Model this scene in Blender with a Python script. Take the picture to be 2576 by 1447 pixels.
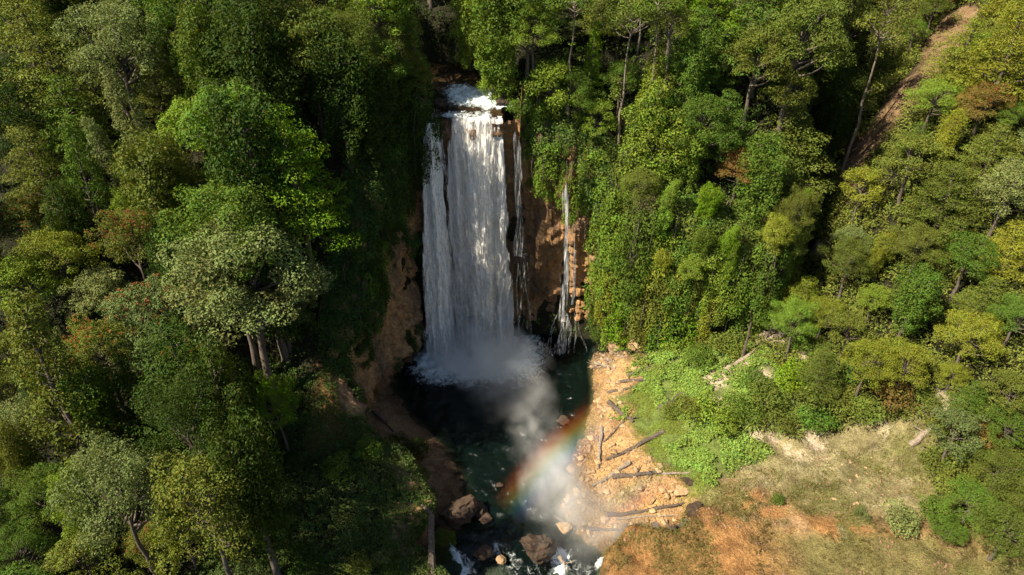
import bpy, math, random
import numpy as np

# ------------------------------------------------------------------ camera, world, sun, exposure
sc = bpy.context.scene
for o in list(bpy.data.objects):
    bpy.data.objects.remove(o)
COL = sc.collection
CAM_H = 70.0
PITCH = math.radians(34.7)
FPX, CU, CV = 1716.0, 1288.0, 723.5          # photograph measured at 2576 x 1447
cam_d = bpy.data.cameras.new('camera')
cam_d.sensor_width = 36.0
cam_d.lens = 36.0 * FPX / 2576.0
cam_d.clip_end = 6000
cam = bpy.data.objects.new('camera', cam_d)
cam.location = (0, 0, CAM_H)
cam.rotation_euler = (math.pi / 2 - PITCH, 0, 0)
COL.objects.link(cam)
sc.camera = cam

SUN_DIR = np.array([0.60, 0.27, -0.755]); SUN_DIR /= np.linalg.norm(SUN_DIR)   # travel direction of the light
SUN_EL = math.asin(-SUN_DIR[2])
w = bpy.data.worlds.new('World'); sc.world = w; w.use_nodes = True
nt = w.node_tree
sky = nt.nodes.new('ShaderNodeTexSky'); sky.sky_type = 'NISHITA'; sky.sun_disc = False
sky.sun_elevation = SUN_EL
sky.sun_rotation = math.atan2(-SUN_DIR[0], -SUN_DIR[1])
bg = nt.nodes['Background']; bg.inputs[1].default_value = 0.054
nt.links.new(sky.outputs[0], bg.inputs[0])
sun_d = bpy.data.lights.new('sun', 'SUN'); sun_d.energy = 5.0; sun_d.angle = math.radians(0.5)
sun_d.color = (1.0, 0.90, 0.72)
sun = bpy.data.objects.new('sun', sun_d); COL.objects.link(sun)
from mathutils import Vector, Matrix
sun.rotation_euler = Vector(SUN_DIR).to_track_quat('-Z', 'Y').to_euler()
sun.location = (-60, -30, 120)
sc.view_settings.view_transform = 'Standard'
sc.view_settings.look = 'None'
sc.view_settings.exposure = 1.15
sc.view_settings.gamma = 1.0
sc.view_settings.use_curve_mapping = False
sc.render.engine = 'CYCLES'
cy = sc.cycles
cy.use_denoising = True
cy.max_bounces = 6; cy.diffuse_bounces = 3; cy.glossy_bounces = 2; cy.transmission_bounces = 3
cy.transparent_max_bounces = 24; cy.volume_bounces = 6
cy.volume_step_rate = 1.5; cy.volume_max_steps = 96
cy.use_adaptive_sampling = True
cy.adaptive_threshold = 0.02

# ------------------------------------------------------------------ helpers
R = np.random.default_rng(11)
SP, CP = math.sin(PITCH), math.cos(PITCH)

def ray(u, v):
    a, b = (u - CU) / FPX, (v - CV) / FPX
    return np.array([a, CP - b * SP, -SP - b * CP])

def P(u, v, z=0.0):
    d = ray(u, v)
    t = (z - CAM_H) / d[2]
    return np.array([d[0] * t, d[1] * t, z])

def PY(u, v, y):
    d = ray(u, v); t = y / d[1]
    return np.array([d[0] * t, y, CAM_H + d[2] * t])

def proj(p):
    p = np.atleast_2d(np.asarray(p, float))
    x, y, z = p[:, 0], p[:, 1], p[:, 2] - CAM_H
    dep = y * CP - z * SP
    dep = np.where(dep < 1, 1, dep)
    return np.stack([CU + FPX * x / dep, CV + FPX * (-y * SP - z * CP) / dep, dep], 1)

def _h(ix, iy, iz, seed):
    n = (ix * 374761393 + iy * 668265263 + iz * 2147483647 + seed * 974634777) & 0xffffffff
    n = ((n ^ (n >> 13)) * 1274126177) & 0xffffffff
    n = (n ^ (n >> 16)) & 0xffffffff
    return n / 4294967295.0

def vnoise(p, seed=0):
    p = np.asarray(p, float)
    i = np.floor(p).astype(np.int64); f = p - i
    f = f * f * (3 - 2 * f)
    r = 0
    for dx in (0, 1):
        for dy in (0, 1):
            for dz in (0, 1):
                wgt = (f[:, 0] if dx else 1 - f[:, 0]) * (f[:, 1] if dy else 1 - f[:, 1]) * (f[:, 2] if dz else 1 - f[:, 2])
                r = r + wgt * _h(i[:, 0] + dx, i[:, 1] + dy, i[:, 2] + dz, seed)
    return r * 2 - 1

def fbm(p, oct=4, seed=0, gain=0.5):
    p = np.asarray(p, float); a, r = 1.0, 0
    for k in range(oct):
        r = r + a * vnoise(p * 2 ** k + 17.3 * k, seed + k); a *= gain
    return r

def smooth(a, b, x):
    t = np.clip((x - a) / (b - a), 0, 1); return t * t * (3 - 2 * t)

def mesh_from(name, V, F, smooth_shade=False):
    """V (n,3); F an (m,k) array or a list of such arrays of different k."""
    V = np.ascontiguousarray(V, np.float32)
    Fs = F if isinstance(F, list) else [F]
    Fs = [np.asarray(f, np.int32) for f in Fs if len(f)]
    me = bpy.data.meshes.new(name)
    me.vertices.add(len(V)); me.vertices.foreach_set('co', V.ravel())
    loops = np.concatenate([f.ravel() for f in Fs])
    tot = np.concatenate([np.full(len(f), f.shape[1], np.int32) for f in Fs])
    start = np.concatenate([[0], np.cumsum(tot)[:-1]]).astype(np.int32)
    me.loops.add(len(loops)); me.loops.foreach_set('vertex_index', loops)
    me.polygons.add(len(tot)); me.polygons.foreach_set('loop_start', start)
    me.polygons.foreach_set('use_smooth', np.full(len(tot), smooth_shade, bool))
    me.update(calc_edges=True)
    return me

def link(name, me, mat=None, parent=None, **props):
    o = bpy.data.objects.new(name, me)
    COL.objects.link(o)
    if mat is not None and not me.materials:
        me.materials.append(mat)
    if parent is not None:
        o.parent = parent
    for k, v in props.items():
        o[k] = v
    return o

def empty(name, loc, **props):
    o = bpy.data.objects.new(name, None); COL.objects.link(o)
    o.location = loc; o.empty_display_size = 0.3
    for k, v in props.items():
        o[k] = v
    return o

def grid_faces(nu, nv):
    i = np.arange(nu * nv).reshape(nu, nv)
    return np.stack([i[:-1, :-1].ravel(), i[1:, :-1].ravel(), i[1:, 1:].ravel(), i[:-1, 1:].ravel()], 1)

class MB:
    """gathers vertices and quads"""
    def __init__(s): s.V, s.F, s.T, s.n = [], [], [], 0
    def add(s, V, F):
        V = np.asarray(V, float); F = np.asarray(F, int)
        (s.F if F.shape[1] == 4 else s.T).append(F + s.n)
        s.V.append(V); s.n += len(V)
    def tube(s, pts, rad, sides=6, seed=0, rough=0.0):
        pts = np.asarray(pts, float); n = len(pts); rad = np.asarray(rad, float)
        tan = np.gradient(pts, axis=0); tan /= np.linalg.norm(tan, axis=1)[:, None] + 1e-9
        ref = np.array([0, 0, 1.0]) if abs(tan[0][2]) < 0.8 else np.array([1.0, 0, 0])
        a = np.cross(tan, ref); a /= np.linalg.norm(a, axis=1)[:, None] + 1e-9
        b = np.cross(tan, a)
        th = np.linspace(0, 2 * math.pi, sides, endpoint=False)
        rr = rad[:, None] * np.ones((1, sides))
        if rough:
            rr = rr * (1 + rough * np.random.default_rng(seed).uniform(-1, 1, (n, sides)))
        V = pts[:, None, :] + rr[:, :, None] * (np.cos(th)[None, :, None] * a[:, None, :] + np.sin(th)[None, :, None] * b[:, None, :])
        i = np.arange(n * sides).reshape(n, sides); j = np.roll(i, -1, 1)
        F = np.stack([i[:-1].ravel(), j[:-1].ravel(), j[1:].ravel(), i[1:].ravel()], 1)
        V = V.reshape(-1, 3)
        s.add(V, F)
        c0 = np.vstack([V[:sides], pts[:1]]); k = np.arange(sides)
        s.add(c0, np.stack([np.roll(k, -1), k, np.full(sides, sides)], 1))
        c1 = np.vstack([V[-sides:], pts[-1:]])
        s.add(c1, np.stack([k, np.roll(k, -1), np.full(sides, sides)], 1))
    def mesh(s, name, smooth_shade=False):
        Fs = []
        if s.F: Fs.append(np.concatenate(s.F))
        if s.T: Fs.append(np.concatenate(s.T))
        return mesh_from(name, np.concatenate(s.V), Fs, smooth_shade)

# ------------------------------------------------------------------ materials
def mat_new(name):
    m = bpy.data.materials.new(name); m.use_nodes = True
    t = m.node_tree; t.nodes.clear()
    out = t.nodes.new('ShaderNodeOutputMaterial')
    return m, t, out

def N(t, kind, **kw):
    n = t.nodes.new(kind)
    for k, v in kw.items():
        if k.startswith('i_'):
            key = k[2:]
            n.inputs[int(key) if key.isdigit() else key].default_value = v
        else:
            setattr(n, k, v)
    return n

def L(t, a, b): t.links.new(a, b)

def ramp(t, stops, fac=None):
    n = t.nodes.new('ShaderNodeValToRGB'); e = n.color_ramp.elements
    while len(e) < len(stops): e.new(0.5)
    for k, (p, c) in enumerate(stops):
        e[k].position = p; e[k].color = c if len(c) == 4 else (*c, 1)
    if fac is not None: L(t, fac, n.inputs[0])
    return n

def math_n(t, op, a, b=None, clamp=False):
    n = t.nodes.new('ShaderNodeMath'); n.operation = op; n.use_clamp = clamp
    for k, x in enumerate((a, b)):
        if x is None: continue
        if isinstance(x, (int, float)): n.inputs[k].default_value = x
        else: L(t, x, n.inputs[k])
    return n.outputs[0]

def mapping(t, src, scale, loc=(0, 0, 0)):
    m = N(t, 'ShaderNodeMapping'); m.inputs['Scale'].default_value = scale; m.inputs['Location'].default_value = loc
    L(t, src, m.inputs[0]); return m.outputs[0]

def mixc(t, mode, fac, a, b):
    n = N(t, 'ShaderNodeMix', data_type='RGBA', blend_type=mode)
    for sock, x in ((0, fac), (6, a), (7, b)):
        if isinstance(x, (int, float)): n.inputs[sock].default_value = x
        elif isinstance(x, tuple): n.inputs[sock].default_value = (*x, 1) if len(x) == 3 else x
        else: L(t, x, n.inputs[sock])
    return n.outputs[2]

def leaf_material(name, gloss=0.6, trans=0.3, vary=0.32):
    m, t, out = mat_new(name)
    oi = N(t, 'ShaderNodeObjectInfo'); geo = N(t, 'ShaderNodeNewGeometry')
    tc = N(t, 'ShaderNodeTexCoord')
    nz = N(t, 'ShaderNodeTexNoise', i_Scale=0.55, i_Detail=2.0); L(t, tc.outputs['Object'], nz.inputs[0])
    hsv = N(t, 'ShaderNodeHueSaturation', i_Saturation=1.0)
    r = geo.outputs['Random Per Island']
    v = math_n(t, 'ADD', math_n(t, 'MULTIPLY', r, vary * 1.5), 1 - vary * 0.75)
    v2 = math_n(t, 'ADD', math_n(t, 'MULTIPLY', nz.outputs[0], 0.9), 0.55)
    L(t, math_n(t, 'MULTIPLY', v, v2), hsv.inputs['Value'])
    hue = math_n(t, 'ADD', math_n(t, 'MULTIPLY', nz.outputs[0], 0.075), 0.440)
    hue = math_n(t, 'ADD', hue, math_n(t, 'MULTIPLY', oi.outputs['Random'], 0.02))
    L(t, math_n(t, 'SUBTRACT', hue, math_n(t, 'MULTIPLY', math_n(t, 'POWER', r, 6.0), 0.05)), hsv.inputs['Hue'])
    L(t, oi.outputs['Color'], hsv.inputs['Color'])
    b = N(t, 'ShaderNodeBsdfPrincipled', i_Roughness=gloss); b.inputs['Specular IOR Level'].default_value = 0.12
    L(t, hsv.outputs[0], b.inputs['Base Color'])
    tr = N(t, 'ShaderNodeBsdfTranslucent')
    br = N(t, 'ShaderNodeHueSaturation', i_Hue=0.48, i_Saturation=1.15, i_Value=1.2); L(t, hsv.outputs[0], br.inputs['Color'])
    L(t, br.outputs[0], tr.inputs[0])
    mx = N(t, 'ShaderNodeMixShader', i_0=trans)
    L(t, b.outputs[0], mx.inputs[1]); L(t, tr.outputs[0], mx.inputs[2]); L(t, mx.outputs[0], out.inputs[0])
    return m

def bark_material(name, c1, c2):
    m, t, out = mat_new(name)
    tc = N(t, 'ShaderNodeTexCoord')
    nz = N(t, 'ShaderNodeTexNoise', i_Scale=1.0, i_Detail=5.0); L(t, mapping(t, tc.outputs['Object'], (6, 6, 1.1)), nz.inputs[0])
    rp = ramp(t, [(0.3, c1), (0.7, c2)], nz.outputs[0])
    b = N(t, 'ShaderNodeBsdfPrincipled', i_Roughness=0.9); L(t, rp.outputs[0], b.inputs['Base Color'])
    bp = N(t, 'ShaderNodeBump', i_Strength=0.7, i_Distance=0.05); L(t, nz.outputs[0], bp.inputs['Height']); L(t, bp.outputs[0], b.inputs['Normal'])
    L(t, b.outputs[0], out.inputs[0]); return m

def ground_material(name):
    m, t, out = mat_new(name)
    at = N(t, 'ShaderNodeAttribute', attribute_name='soil'); tc = N(t, 'ShaderNodeTexCoord')
    n1 = N(t, 'ShaderNodeTexNoise', i_Scale=0.5, i_Detail=8.0, i_Roughness=0.65); L(t, tc.outputs['Object'], n1.inputs[0])
    n2 = N(t, 'ShaderNodeTexNoise', i_Scale=3.2, i_Detail=6.0, i_Roughness=0.7); L(t, tc.outputs['Object'], n2.inputs[0])
    k1 = ramp(t, [(0.3, (0.42, 0.38, 0.33)), (0.5, (0.95, 0.93, 0.9)), (0.72, (1.4, 1.36, 1.3))], n1.outputs[0])
    k2 = ramp(t, [(0.3, (0.6, 0.6, 0.58)), (0.7, (1.3, 1.3, 1.3))], n2.outputs[0])
    n3 = N(t, 'ShaderNodeTexNoise', i_Scale=11.0, i_Detail=3.0, i_Roughness=0.7); L(t, tc.outputs['Object'], n3.inputs[0])
    k3 = ramp(t, [(0.35, (0.55, 0.53, 0.5)), (0.65, (1.4, 1.4, 1.38))], n3.outputs[0])
    c = mixc(t, 'MULTIPLY', 1.0, mixc(t, 'MULTIPLY', 1.0, mixc(t, 'MULTIPLY', 1.0, at.outputs['Color'], k1.outputs[0]), k2.outputs[0]), k3.outputs[0])
    b = N(t, 'ShaderNodeBsdfPrincipled', i_Roughness=0.95); b.inputs['Specular IOR Level'].default_value = 0.15
    L(t, c, b.inputs['Base Color'])
    bp = N(t, 'ShaderNodeBump', i_Strength=1.0, i_Distance=0.45); L(t, n2.outputs[0], bp.inputs['Height']); L(t, bp.outputs[0], b.inputs['Normal'])
    L(t, b.outputs[0], out.inputs[0]); return m

def rock_material(name):
    m, t, out = mat_new(name)
    at = N(t, 'ShaderNodeAttribute', attribute_name='soil'); tc = N(t, 'ShaderNodeTexCoord')
    n1 = N(t, 'ShaderNodeTexNoise', i_Scale=1.0, i_Detail=8.0, i_Roughness=0.65); L(t, mapping(t, tc.outputs['Object'], (0.9, 0.9, 0.16)), n1.inputs[0])
    n2 = N(t, 'ShaderNodeTexNoise', i_Scale=1.8, i_Detail=8.0, i_Roughness=0.7); L(t, mapping(t, tc.outputs['Object'], (1, 1, 1.6)), n2.inputs[0])
    k1 = ramp(t, [(0.32, (0.35, 0.32, 0.3)), (0.5, (0.9, 0.88, 0.85)), (0.72, (1.45, 1.35, 1.2))], n1.outputs[0])
    k2 = ramp(t, [(0.3, (0.55, 0.52, 0.5)), (0.7, (1.3, 1.3, 1.3))], n2.outputs[0])
    c = mixc(t, 'MULTIPLY', 1.0, mixc(t, 'MULTIPLY', 1.0, at.outputs['Color'], k1.outputs[0]), k2.outputs[0])
    b = N(t, 'ShaderNodeBsdfPrincipled', i_Roughness=0.8)
    L(t, c, b.inputs['Base Color'])
    bp = N(t, 'ShaderNodeBump', i_Strength=0.9, i_Distance=0.35); L(t, n2.outputs[0], bp.inputs['Height']); L(t, bp.outputs[0], b.inputs['Normal'])
    L(t, b.outputs[0], out.inputs[0]); return m

def stone_material(name, c1, c2, sc_=1.5):
    m, t, out = mat_new(name)
    tc = N(t, 'ShaderNodeTexCoord'); oi = N(t, 'ShaderNodeObjectInfo')
    n2 = N(t, 'ShaderNodeTexNoise', i_Scale=sc_, i_Detail=7.0, i_Roughness=0.7); L(t, tc.outputs['Object'], n2.inputs[0])
    rp = ramp(t, [(0.3, c1), (0.7, c2)], n2.outputs[0])
    hs = N(t, 'ShaderNodeHueSaturation'); L(t, rp.outputs[0], hs.inputs['Color'])
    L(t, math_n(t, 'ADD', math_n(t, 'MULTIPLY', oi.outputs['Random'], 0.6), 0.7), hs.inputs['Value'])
    b = N(t, 'ShaderNodeBsdfPrincipled', i_Roughness=0.85); L(t, hs.outputs[0], b.inputs['Base Color'])
    bp = N(t, 'ShaderNodeBump', i_Strength=0.8, i_Distance=0.12); L(t, n2.outputs[0], bp.inputs['Height']); L(t, bp.outputs[0], b.inputs['Normal'])
    L(t, b.outputs[0], out.inputs[0]); return m

M_LEAF = leaf_material('leaves')
M_BLOOM = leaf_material('red_new_leaves', vary=0.7)
M_COVER = leaf_material('ground_cover', vary=0.6)
M_BARK = bark_material('bark', (0.045, 0.033, 0.024), (0.16, 0.125, 0.095))
M_PALEBARK = bark_material('pale_bark', (0.09, 0.07, 0.052), (0.25, 0.20, 0.15))
M_LOG = bark_material('log_wood', (0.035, 0.026, 0.02), (0.15, 0.11, 0.08))
M_PALELOG = bark_material('bleached_wood', (0.12, 0.09, 0.065), (0.34, 0.27, 0.20))
M_GROUND = ground_material('earth')
M_ROCK = rock_material('cliff_rock')
M_STONE = stone_material('orange_stone', (0.22, 0.125, 0.058), (0.52, 0.355, 0.195))
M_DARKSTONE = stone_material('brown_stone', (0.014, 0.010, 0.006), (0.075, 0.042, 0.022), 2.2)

#TERRAIN
# ------------------------------------------------------------------ terrain
def tps_fit(pts, lam=0.4):
    pts = np.asarray(pts, float); n = len(pts); xy = pts[:, :2] / 40.0
    d2 = ((xy[:, None] - xy[None]) ** 2).sum(-1)
    K = 0.5 * d2 * np.log(d2 + 1e-12) + lam * 1e-3 * np.eye(n)
    Pm = np.hstack([np.ones((n, 1)), xy])
    A = np.vstack([np.hstack([K, Pm]), np.hstack([Pm.T, np.zeros((3, 3))])])
    c = np.linalg.solve(A, np.concatenate([pts[:, 2], np.zeros(3)]))
    def ev(x, y):
        q = np.stack([x, y], 1) / 40.0
        r = c[n] + q @ c[n + 1:]
        for k in range(n):
            dd = ((q - xy[k]) ** 2).sum(1)
            r = r + c[k] * 0.5 * dd * np.log(dd + 1e-12)
        return r
    return ev

def Pw(*l): return [tuple(P(*p)) for p in l]
LOW = Pw((1250, 1000, -4), (1150, 1050, -3), (1350, 950, -4), (1400, 1050, -2.5), (1250, 1200, -2), (1300, 1130, -2.5),
         (1492, 900, 0.1), (1494, 960, 0.1), (1480, 1060, 0.1), (1448, 1150, 0.1), (1432, 1230, 0.1), (1425, 1300, 0.1),
         (1560, 900, 2.6), (1540, 950, 1.5), (1600, 1000, 2.6), (1530, 1100, 0.9), (1600, 1150, 1.7), (1560, 1250, 1.0),
         (1650, 1250, 1.6), (1520, 1330, 0.5), (1620, 1300, 1.0), (1720, 1300, 1.5),
         (1700, 950, 5), (1800, 1000, 6), (1700, 1100, 3.5), (1850, 900, 8), (1850, 1100, 5), (2000, 1000, 8.5),
         (1700, 875, 5.5), (1850, 860, 8), (1980, 820, 10.5),
         (1950, 1100, 5.6), (2100, 1080, 6.6), (2300, 1100, 9), (2100, 1180, 5.5), (2300, 1180, 7), (2000, 1250, 5.3), (1850, 1250, 4.7), (1900, 1330, 5.5),
         (2000, 1400, 6.0), (2300, 1400, 7), (2500, 1400, 8.5), (1800, 1400, 5.4),
         (2150, 900, 12.5), (2300, 950, 14), (2500, 1000, 16), (2200, 700, 20), (2200, 500, 27), (2250, 300, 34), (2300, 200, 38), (2400, 0, 45),
         (2576, 1100, 14), (2576, 1000, 17), (2576, 700, 25), (2576, 400, 35), (2576, 200, 41), (2576, 0, 47), (2420, 600, 26), (2420, 820, 19),
         (1010, 1040, 0.4), (1080, 1110, 0.5), (1150, 1190, 0.1), (1160, 1290, 0.1), (1100, 1230, 0.7), (980, 1000, 0.3),
         (1005, 950, -0.3), (1100, 890, -2), (1300, 890, -4), (1470, 880, -1.0), (1250, 1350, -1.2), (1150, 1380, -0.5), (1380, 1360, -0.8)) + [
         (0, 44, -2.6), (0, 38, -5.2), (0, 20, -6), (0, 0, -7), (7, 40, -3.8), (-5, 38, -4.5), (15, 30, -2), (15, 5, -3), (40, 25, 4), (70, 30, 12), (90, 60, 28),
         (110, 100, 52), (75, 150, 56), (41, 83, 11), (43, 91, 14), (48.5, 101, 23), (58, 108, 33), (110, 150, 65), (80, 5, 10), (-60, 5, -3), (-60, 60, 0), (-40, 100, 0)]
HIGH = [(-14, 88, 40), (-14, 100, 44), (2, 88, 40), (5, 96, 44), (-25, 88, 42), (-45, 95, 45), (-80, 110, 50), (-120, 130, 60), (-60, 130, 54),
        (-20, 130, 54), (-22, 110, 48), (4, 130, 54), (-5, 165, 62), (-16, 82, 37), (-20, 76, 32), (-22, 70, 25), (-22, 64, 18), (-26, 78, 35), (-28, 68, 24), (-35, 75, 28),
        (-50, 75, 28), (-80, 80, 33), (-30, 60, 14.5), (-50, 62, 19), (-75, 62, 23), (-25, 57, 10.5), (-40, 47, 8.5), (-60, 45, 11), (-20, 50, 8.5), (-15, 54, 8.0),
        (-12.5, 49, 6.2), (-18, 57, 8.6), (-11, 44, 5.0), (-20, 38, 6), (-40, 30, 4), (-70, 30, 7), (-9, 36, 3.5), (-9, 20, 0), (-40, 5, 0), (-110, 60, 30), (-110, 20, 12),
        (8, 89, 37), (14, 88, 34), (17, 85, 31), (25, 84, 31), (34, 83, 29), (36, 84, 32), (20, 95, 42), (34, 94, 40), (38.5, 93, 39), (30, 110, 49), (43, 104, 46), (60, 125, 50),
        (30, 140, 57), (80, 160, 62), (10, 110, 48), (60, 70, 30), (40, 40, 20)]
low_f, high_f = tps_fit(LOW), tps_fit(HIGH)
CLIFF = np.array([(-5, -60), (-6, 20), (-7, 34), (-7.2, 41), (-11.3, 46.0), (-9.0, 50.5), (-12.6, 55.5), (-15.2, 57.6), (-19, 60.5), (-20.6, 64), (-19.8, 70), (-18.6, 76),
                  (-15.5, 82), (-13, 86), (-10, 87), (-3, 87), (2, 87.2), (6, 87), (12, 86), (14.5, 83.4), (19, 81.5), (25, 79.5), (31.5, 78.2), (35.5, 79.0),
                  (38, 84), (40.5, 92), (45.5, 102), (54, 114), (66, 131), (100, 190), (400, 900)], float)
MOUND = np.array([P(*p)[:2] for p in ((1500, 1470, 5.2), (1520, 1400, 5.4), (1550, 1335, 5.6), (1600, 1325, 5.4), (1690, 1335, 5.4), (1735, 1315, 5.2), (1742, 1275, 4.6), (1850, 1262, 4.4), (1990, 1280, 5), (2150, 1300, 5.6), (2350, 1330, 6.5), (2600, 1400, 8))] + [(52, 20), (10, 20), (8.5, 34)])
RIVER = np.array([(-5.5, 80), (-5.5, 86), (-5.4, 92), (-9, 97), (-16, 102), (-26, 108), (-40, 116), (-60, 400)], float)

def poly_dist(x, y, pl, closed=False):
    q = np.stack([x, y], 1); best = np.full(len(x), 1e9)
    n = len(pl)
    for k in range(n if closed else n - 1):
        a, b = pl[k], pl[(k + 1) % n]; ab = b - a
        t = np.clip(((q - a) @ ab) / (ab @ ab), 0, 1)
        best = np.minimum(best, np.hypot(*(q - a - t[:, None] * ab).T))
    return best

def inside(x, y, pl):
    r = np.zeros(len(x), bool); n = len(pl); j = n - 1
    for i in range(n):
        xi, yi = pl[i]; xj, yj = pl[j]
        c = ((yi > y) != (yj > y)) & (x < (xj - xi) * (y - yi) / (yj - yi + 1e-12) + xi)
        r ^= c; j = i
    return r

PLATEAU = np.vstack([CLIFF, [(-900, 900), (-900, -60)]])
def river_dist(x, y):
    return poly_dist(x, y, RIVER)

def height(x, y, detail=True):
    x = np.atleast_1d(np.asarray(x, float)); y = np.atleast_1d(np.asarray(y, float))
    xc, yc = np.clip(x, -130, 115), np.clip(y, 0, 175)
    p3 = np.stack([x * 0.12, y * 0.12, 0 * x], 1)
    wob = 0.9 * fbm(p3 * 3.1, 3, 5) if detail else 0
    d = poly_dist(x, y, CLIFF); d = np.where(inside(x, y, PLATEAU), d, -d) + 0.6 * wob
    k = smooth(0.3, 2.6, d)
    lo, hi = low_f(xc, yc), high_f(xc, yc)
    md = poly_dist(x, y, MOUND, True); md = np.where(inside(x, y, MOUND), md, -md) + 0.5 * wob
    lo = lo + smooth(-0.2, 0.6, md) * (np.maximum(lo, 5.2 + 0.045 * (x - 9) + 1.3 * smooth(22, 11, x) + 0.5 * wob) - lo)
    z = lo + (hi - lo) * k
    rd = river_dist(x, y)
    ch = 37.2 + 0.11 * (y - 84) + np.maximum(0, rd - (3.9 - 1.6 * smooth(93, 99, y)) - 0.5 * wob) * 1.9
    z = np.where((y > 84.6) & (k > 0.5), np.minimum(z, ch), z)
    if detail:
        land = smooth(0.2, 1.5, z)
        z = z + land * (0.35 * fbm(np.stack([x * .45, y * .45, 0 * x], 1), 3, 9) + 0.10 * fbm(np.stack([x * 1.9, y * 1.9, 0 * x], 1), 2, 3))
    return z

def axis(lo, hi, step, far_lo, far_hi):
    a = list(np.arange(lo, hi + 1e-6, step)); s = step
    while a[-1] < far_hi: s *= 1.35; a.append(a[-1] + s)
    s = step
    while a[0] > far_lo: s *= 1.35; a.insert(0, a[0] - s)
    return np.array(a)
AX, AY = axis(-95, 78, 0.5, -1500, 1500), axis(24, 140, 0.5, -1200, 2500)
GX, GY = np.meshgrid(AX, AY, indexing='ij')
GZ = height(GX.ravel(), GY.ravel()).reshape(GX.shape)

def zat(x, y):
    """bilinear height from the built grid"""
    x = np.atleast_1d(np.asarray(x, float)); y = np.atleast_1d(np.asarray(y, float))
    i = np.clip(np.searchsorted(AX, x) - 1, 0, len(AX) - 2); j = np.clip(np.searchsorted(AY, y) - 1, 0, len(AY) - 2)
    fx = np.clip((x - AX[i]) / (AX[i + 1] - AX[i]), 0, 1); fy = np.clip((y - AY[j]) / (AY[j + 1] - AY[j]), 0, 1)
    return (GZ[i, j] * (1 - fx) * (1 - fy) + GZ[i + 1, j] * fx * (1 - fy) + GZ[i, j + 1] * (1 - fx) * fy + GZ[i + 1, j + 1] * fx * fy)

def on_ray(u, v, above=0.0, near=30.0):
    """the point of the sight line that is `above` metres over the ground"""
    d = ray(u, v); t = np.arange(near, 260, 0.25)
    pts = np.array([0, 0, CAM_H]) + d * t[:, None]
    g = pts[:, 2] - zat(pts[:, 0], pts[:, 1]) - above
    k = np.argmax(g < 0)
    if g[k] >= 0: k = len(t) - 1
    return pts[k]

def zone(*uv): return np.array([on_ray(u, v)[:2] for u, v in uv])
Z_BEACH = zone((1490, 885), (1560, 885), (1600, 900), (1640, 930), (1560, 1000), (1585, 1060), (1600, 1100), (1640, 1150), (1700, 1190), (1745, 1250), (1740, 1275), (1720, 1320), (1560, 1320), (1500, 1440), (1350, 1440), (1390, 1300), (1420, 1200), (1460, 1070), (1480, 960))
Z_GRASS = zone((1600, 885), (1700, 890), (1880, 890), (2000, 950), (2050, 1060), (1900, 1085), (1920, 1130), (1830, 1190), (1750, 1240), (1640, 1150), (1590, 1060), (1560, 1000), (1640, 930))
Z_BARE = zone((1890, 1090), (2050, 1080), (2200, 1055), (2400, 1050), (2340, 1130), (2360, 1250), (2360, 1330), (2300, 1360), (1980, 1340), (1790, 1290), (1760, 1245), (1830, 1190), (1930, 1130))
Z_MUD = np.array([(-21, 60), (-21, 76), (-13, 80), (-5, 66), (-4, 50), (-7, 42), (-13, 44), (-13, 60)])
Z_SLIDE = zone((2400, 10), (2470, 20), (2430, 100), (2370, 190), (2290, 285), (2195, 400), (2150, 500), (2110, 460), (2130, 370), (2220, 270), (2300, 180), (2340, 90))
Z_PATCH = [zone((1900, 850), (1960, 810), (2040, 800), (2050, 835), (1940, 870)), zone((1870, 940), (1960, 930), (1950, 960), (1880, 965)), zone((1750, 960), (1860, 900), (1900, 910), (1800, 985)),
           zone((1790, 1010), (1850, 1005), (1860, 1030), (1800, 1035)), zone((2000, 890), (2040, 880), (2050, 905), (2010, 915)), zone((2350, 1000), (2450, 985), (2450, 1030), (2340, 1045)), zone((1900, 470), (1950, 470), (1960, 560), (1920, 560)), zone((2040, 610), (2080, 600), (2090, 650), (2050, 650))]

gx, gy, gz = GX.ravel(), GY.ravel(), GZ.ravel()
def wgt(pl, w=0.9, nz=1.0, seed=0):
    d = poly_dist(gx, gy, pl, True); d = np.where(inside(gx, gy, pl), d, -d)
    d = d + nz * fbm(np.stack([gx * .35, gy * .35, 0 * gx + seed], 1), 4, 21 + seed)
    return smooth(-w, w, d)
C_FOREST = np.array((0.030, 0.030, 0.016)); C_BEACH = np.array((0.50, 0.315, 0.15)); C_GRASS = np.array((0.15, 0.20, 0.05)); C_BARE = np.array((0.27, 0.235, 0.12))
C_MUD = np.array((0.30, 0.19, 0.115)); C_SLIDE = np.array((0.25, 0.165, 0.095)); C_MOUND = np.array((0.38, 0.225, 0.105)); C_PALE = np.array((0.55, 0.46, 0.34)); C_BED = np.array((0.05, 0.07, 0.05))
C_MOUND = np.array((0.36, 0.19, 0.075))
Z_RIBS = zone((775, 1010), (830, 930), (890, 850), (960, 770), (1010, 800), (1000, 950), (940, 1060), (900, 1120), (790, 1125))
W = {'hill': np.full(len(gx), 0.02), 'rock': wgt(Z_RIBS, 0.8, 1.0, seed=7), 'mud': wgt(Z_MUD, seed=4), 'beach': wgt(Z_BEACH, seed=1), 'bare': wgt(Z_BARE, seed=3), 'mound': wgt(MOUND, 3.0, 3.0, seed=5), 'grass': wgt(Z_GRASS, 1.2, 1.6, seed=2), 'slide': wgt(Z_SLIDE, 1.0, 1.2, seed=6)}
plat = inside(gx, gy, PLATEAU)
for k in ('mud', 'beach', 'bare', 'mound', 'grass', 'slide'): W[k] = np.where(plat & (k != 'slide'), 0, W[k])
colr = np.tile(C_FOREST, (len(gx), 1))
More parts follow.
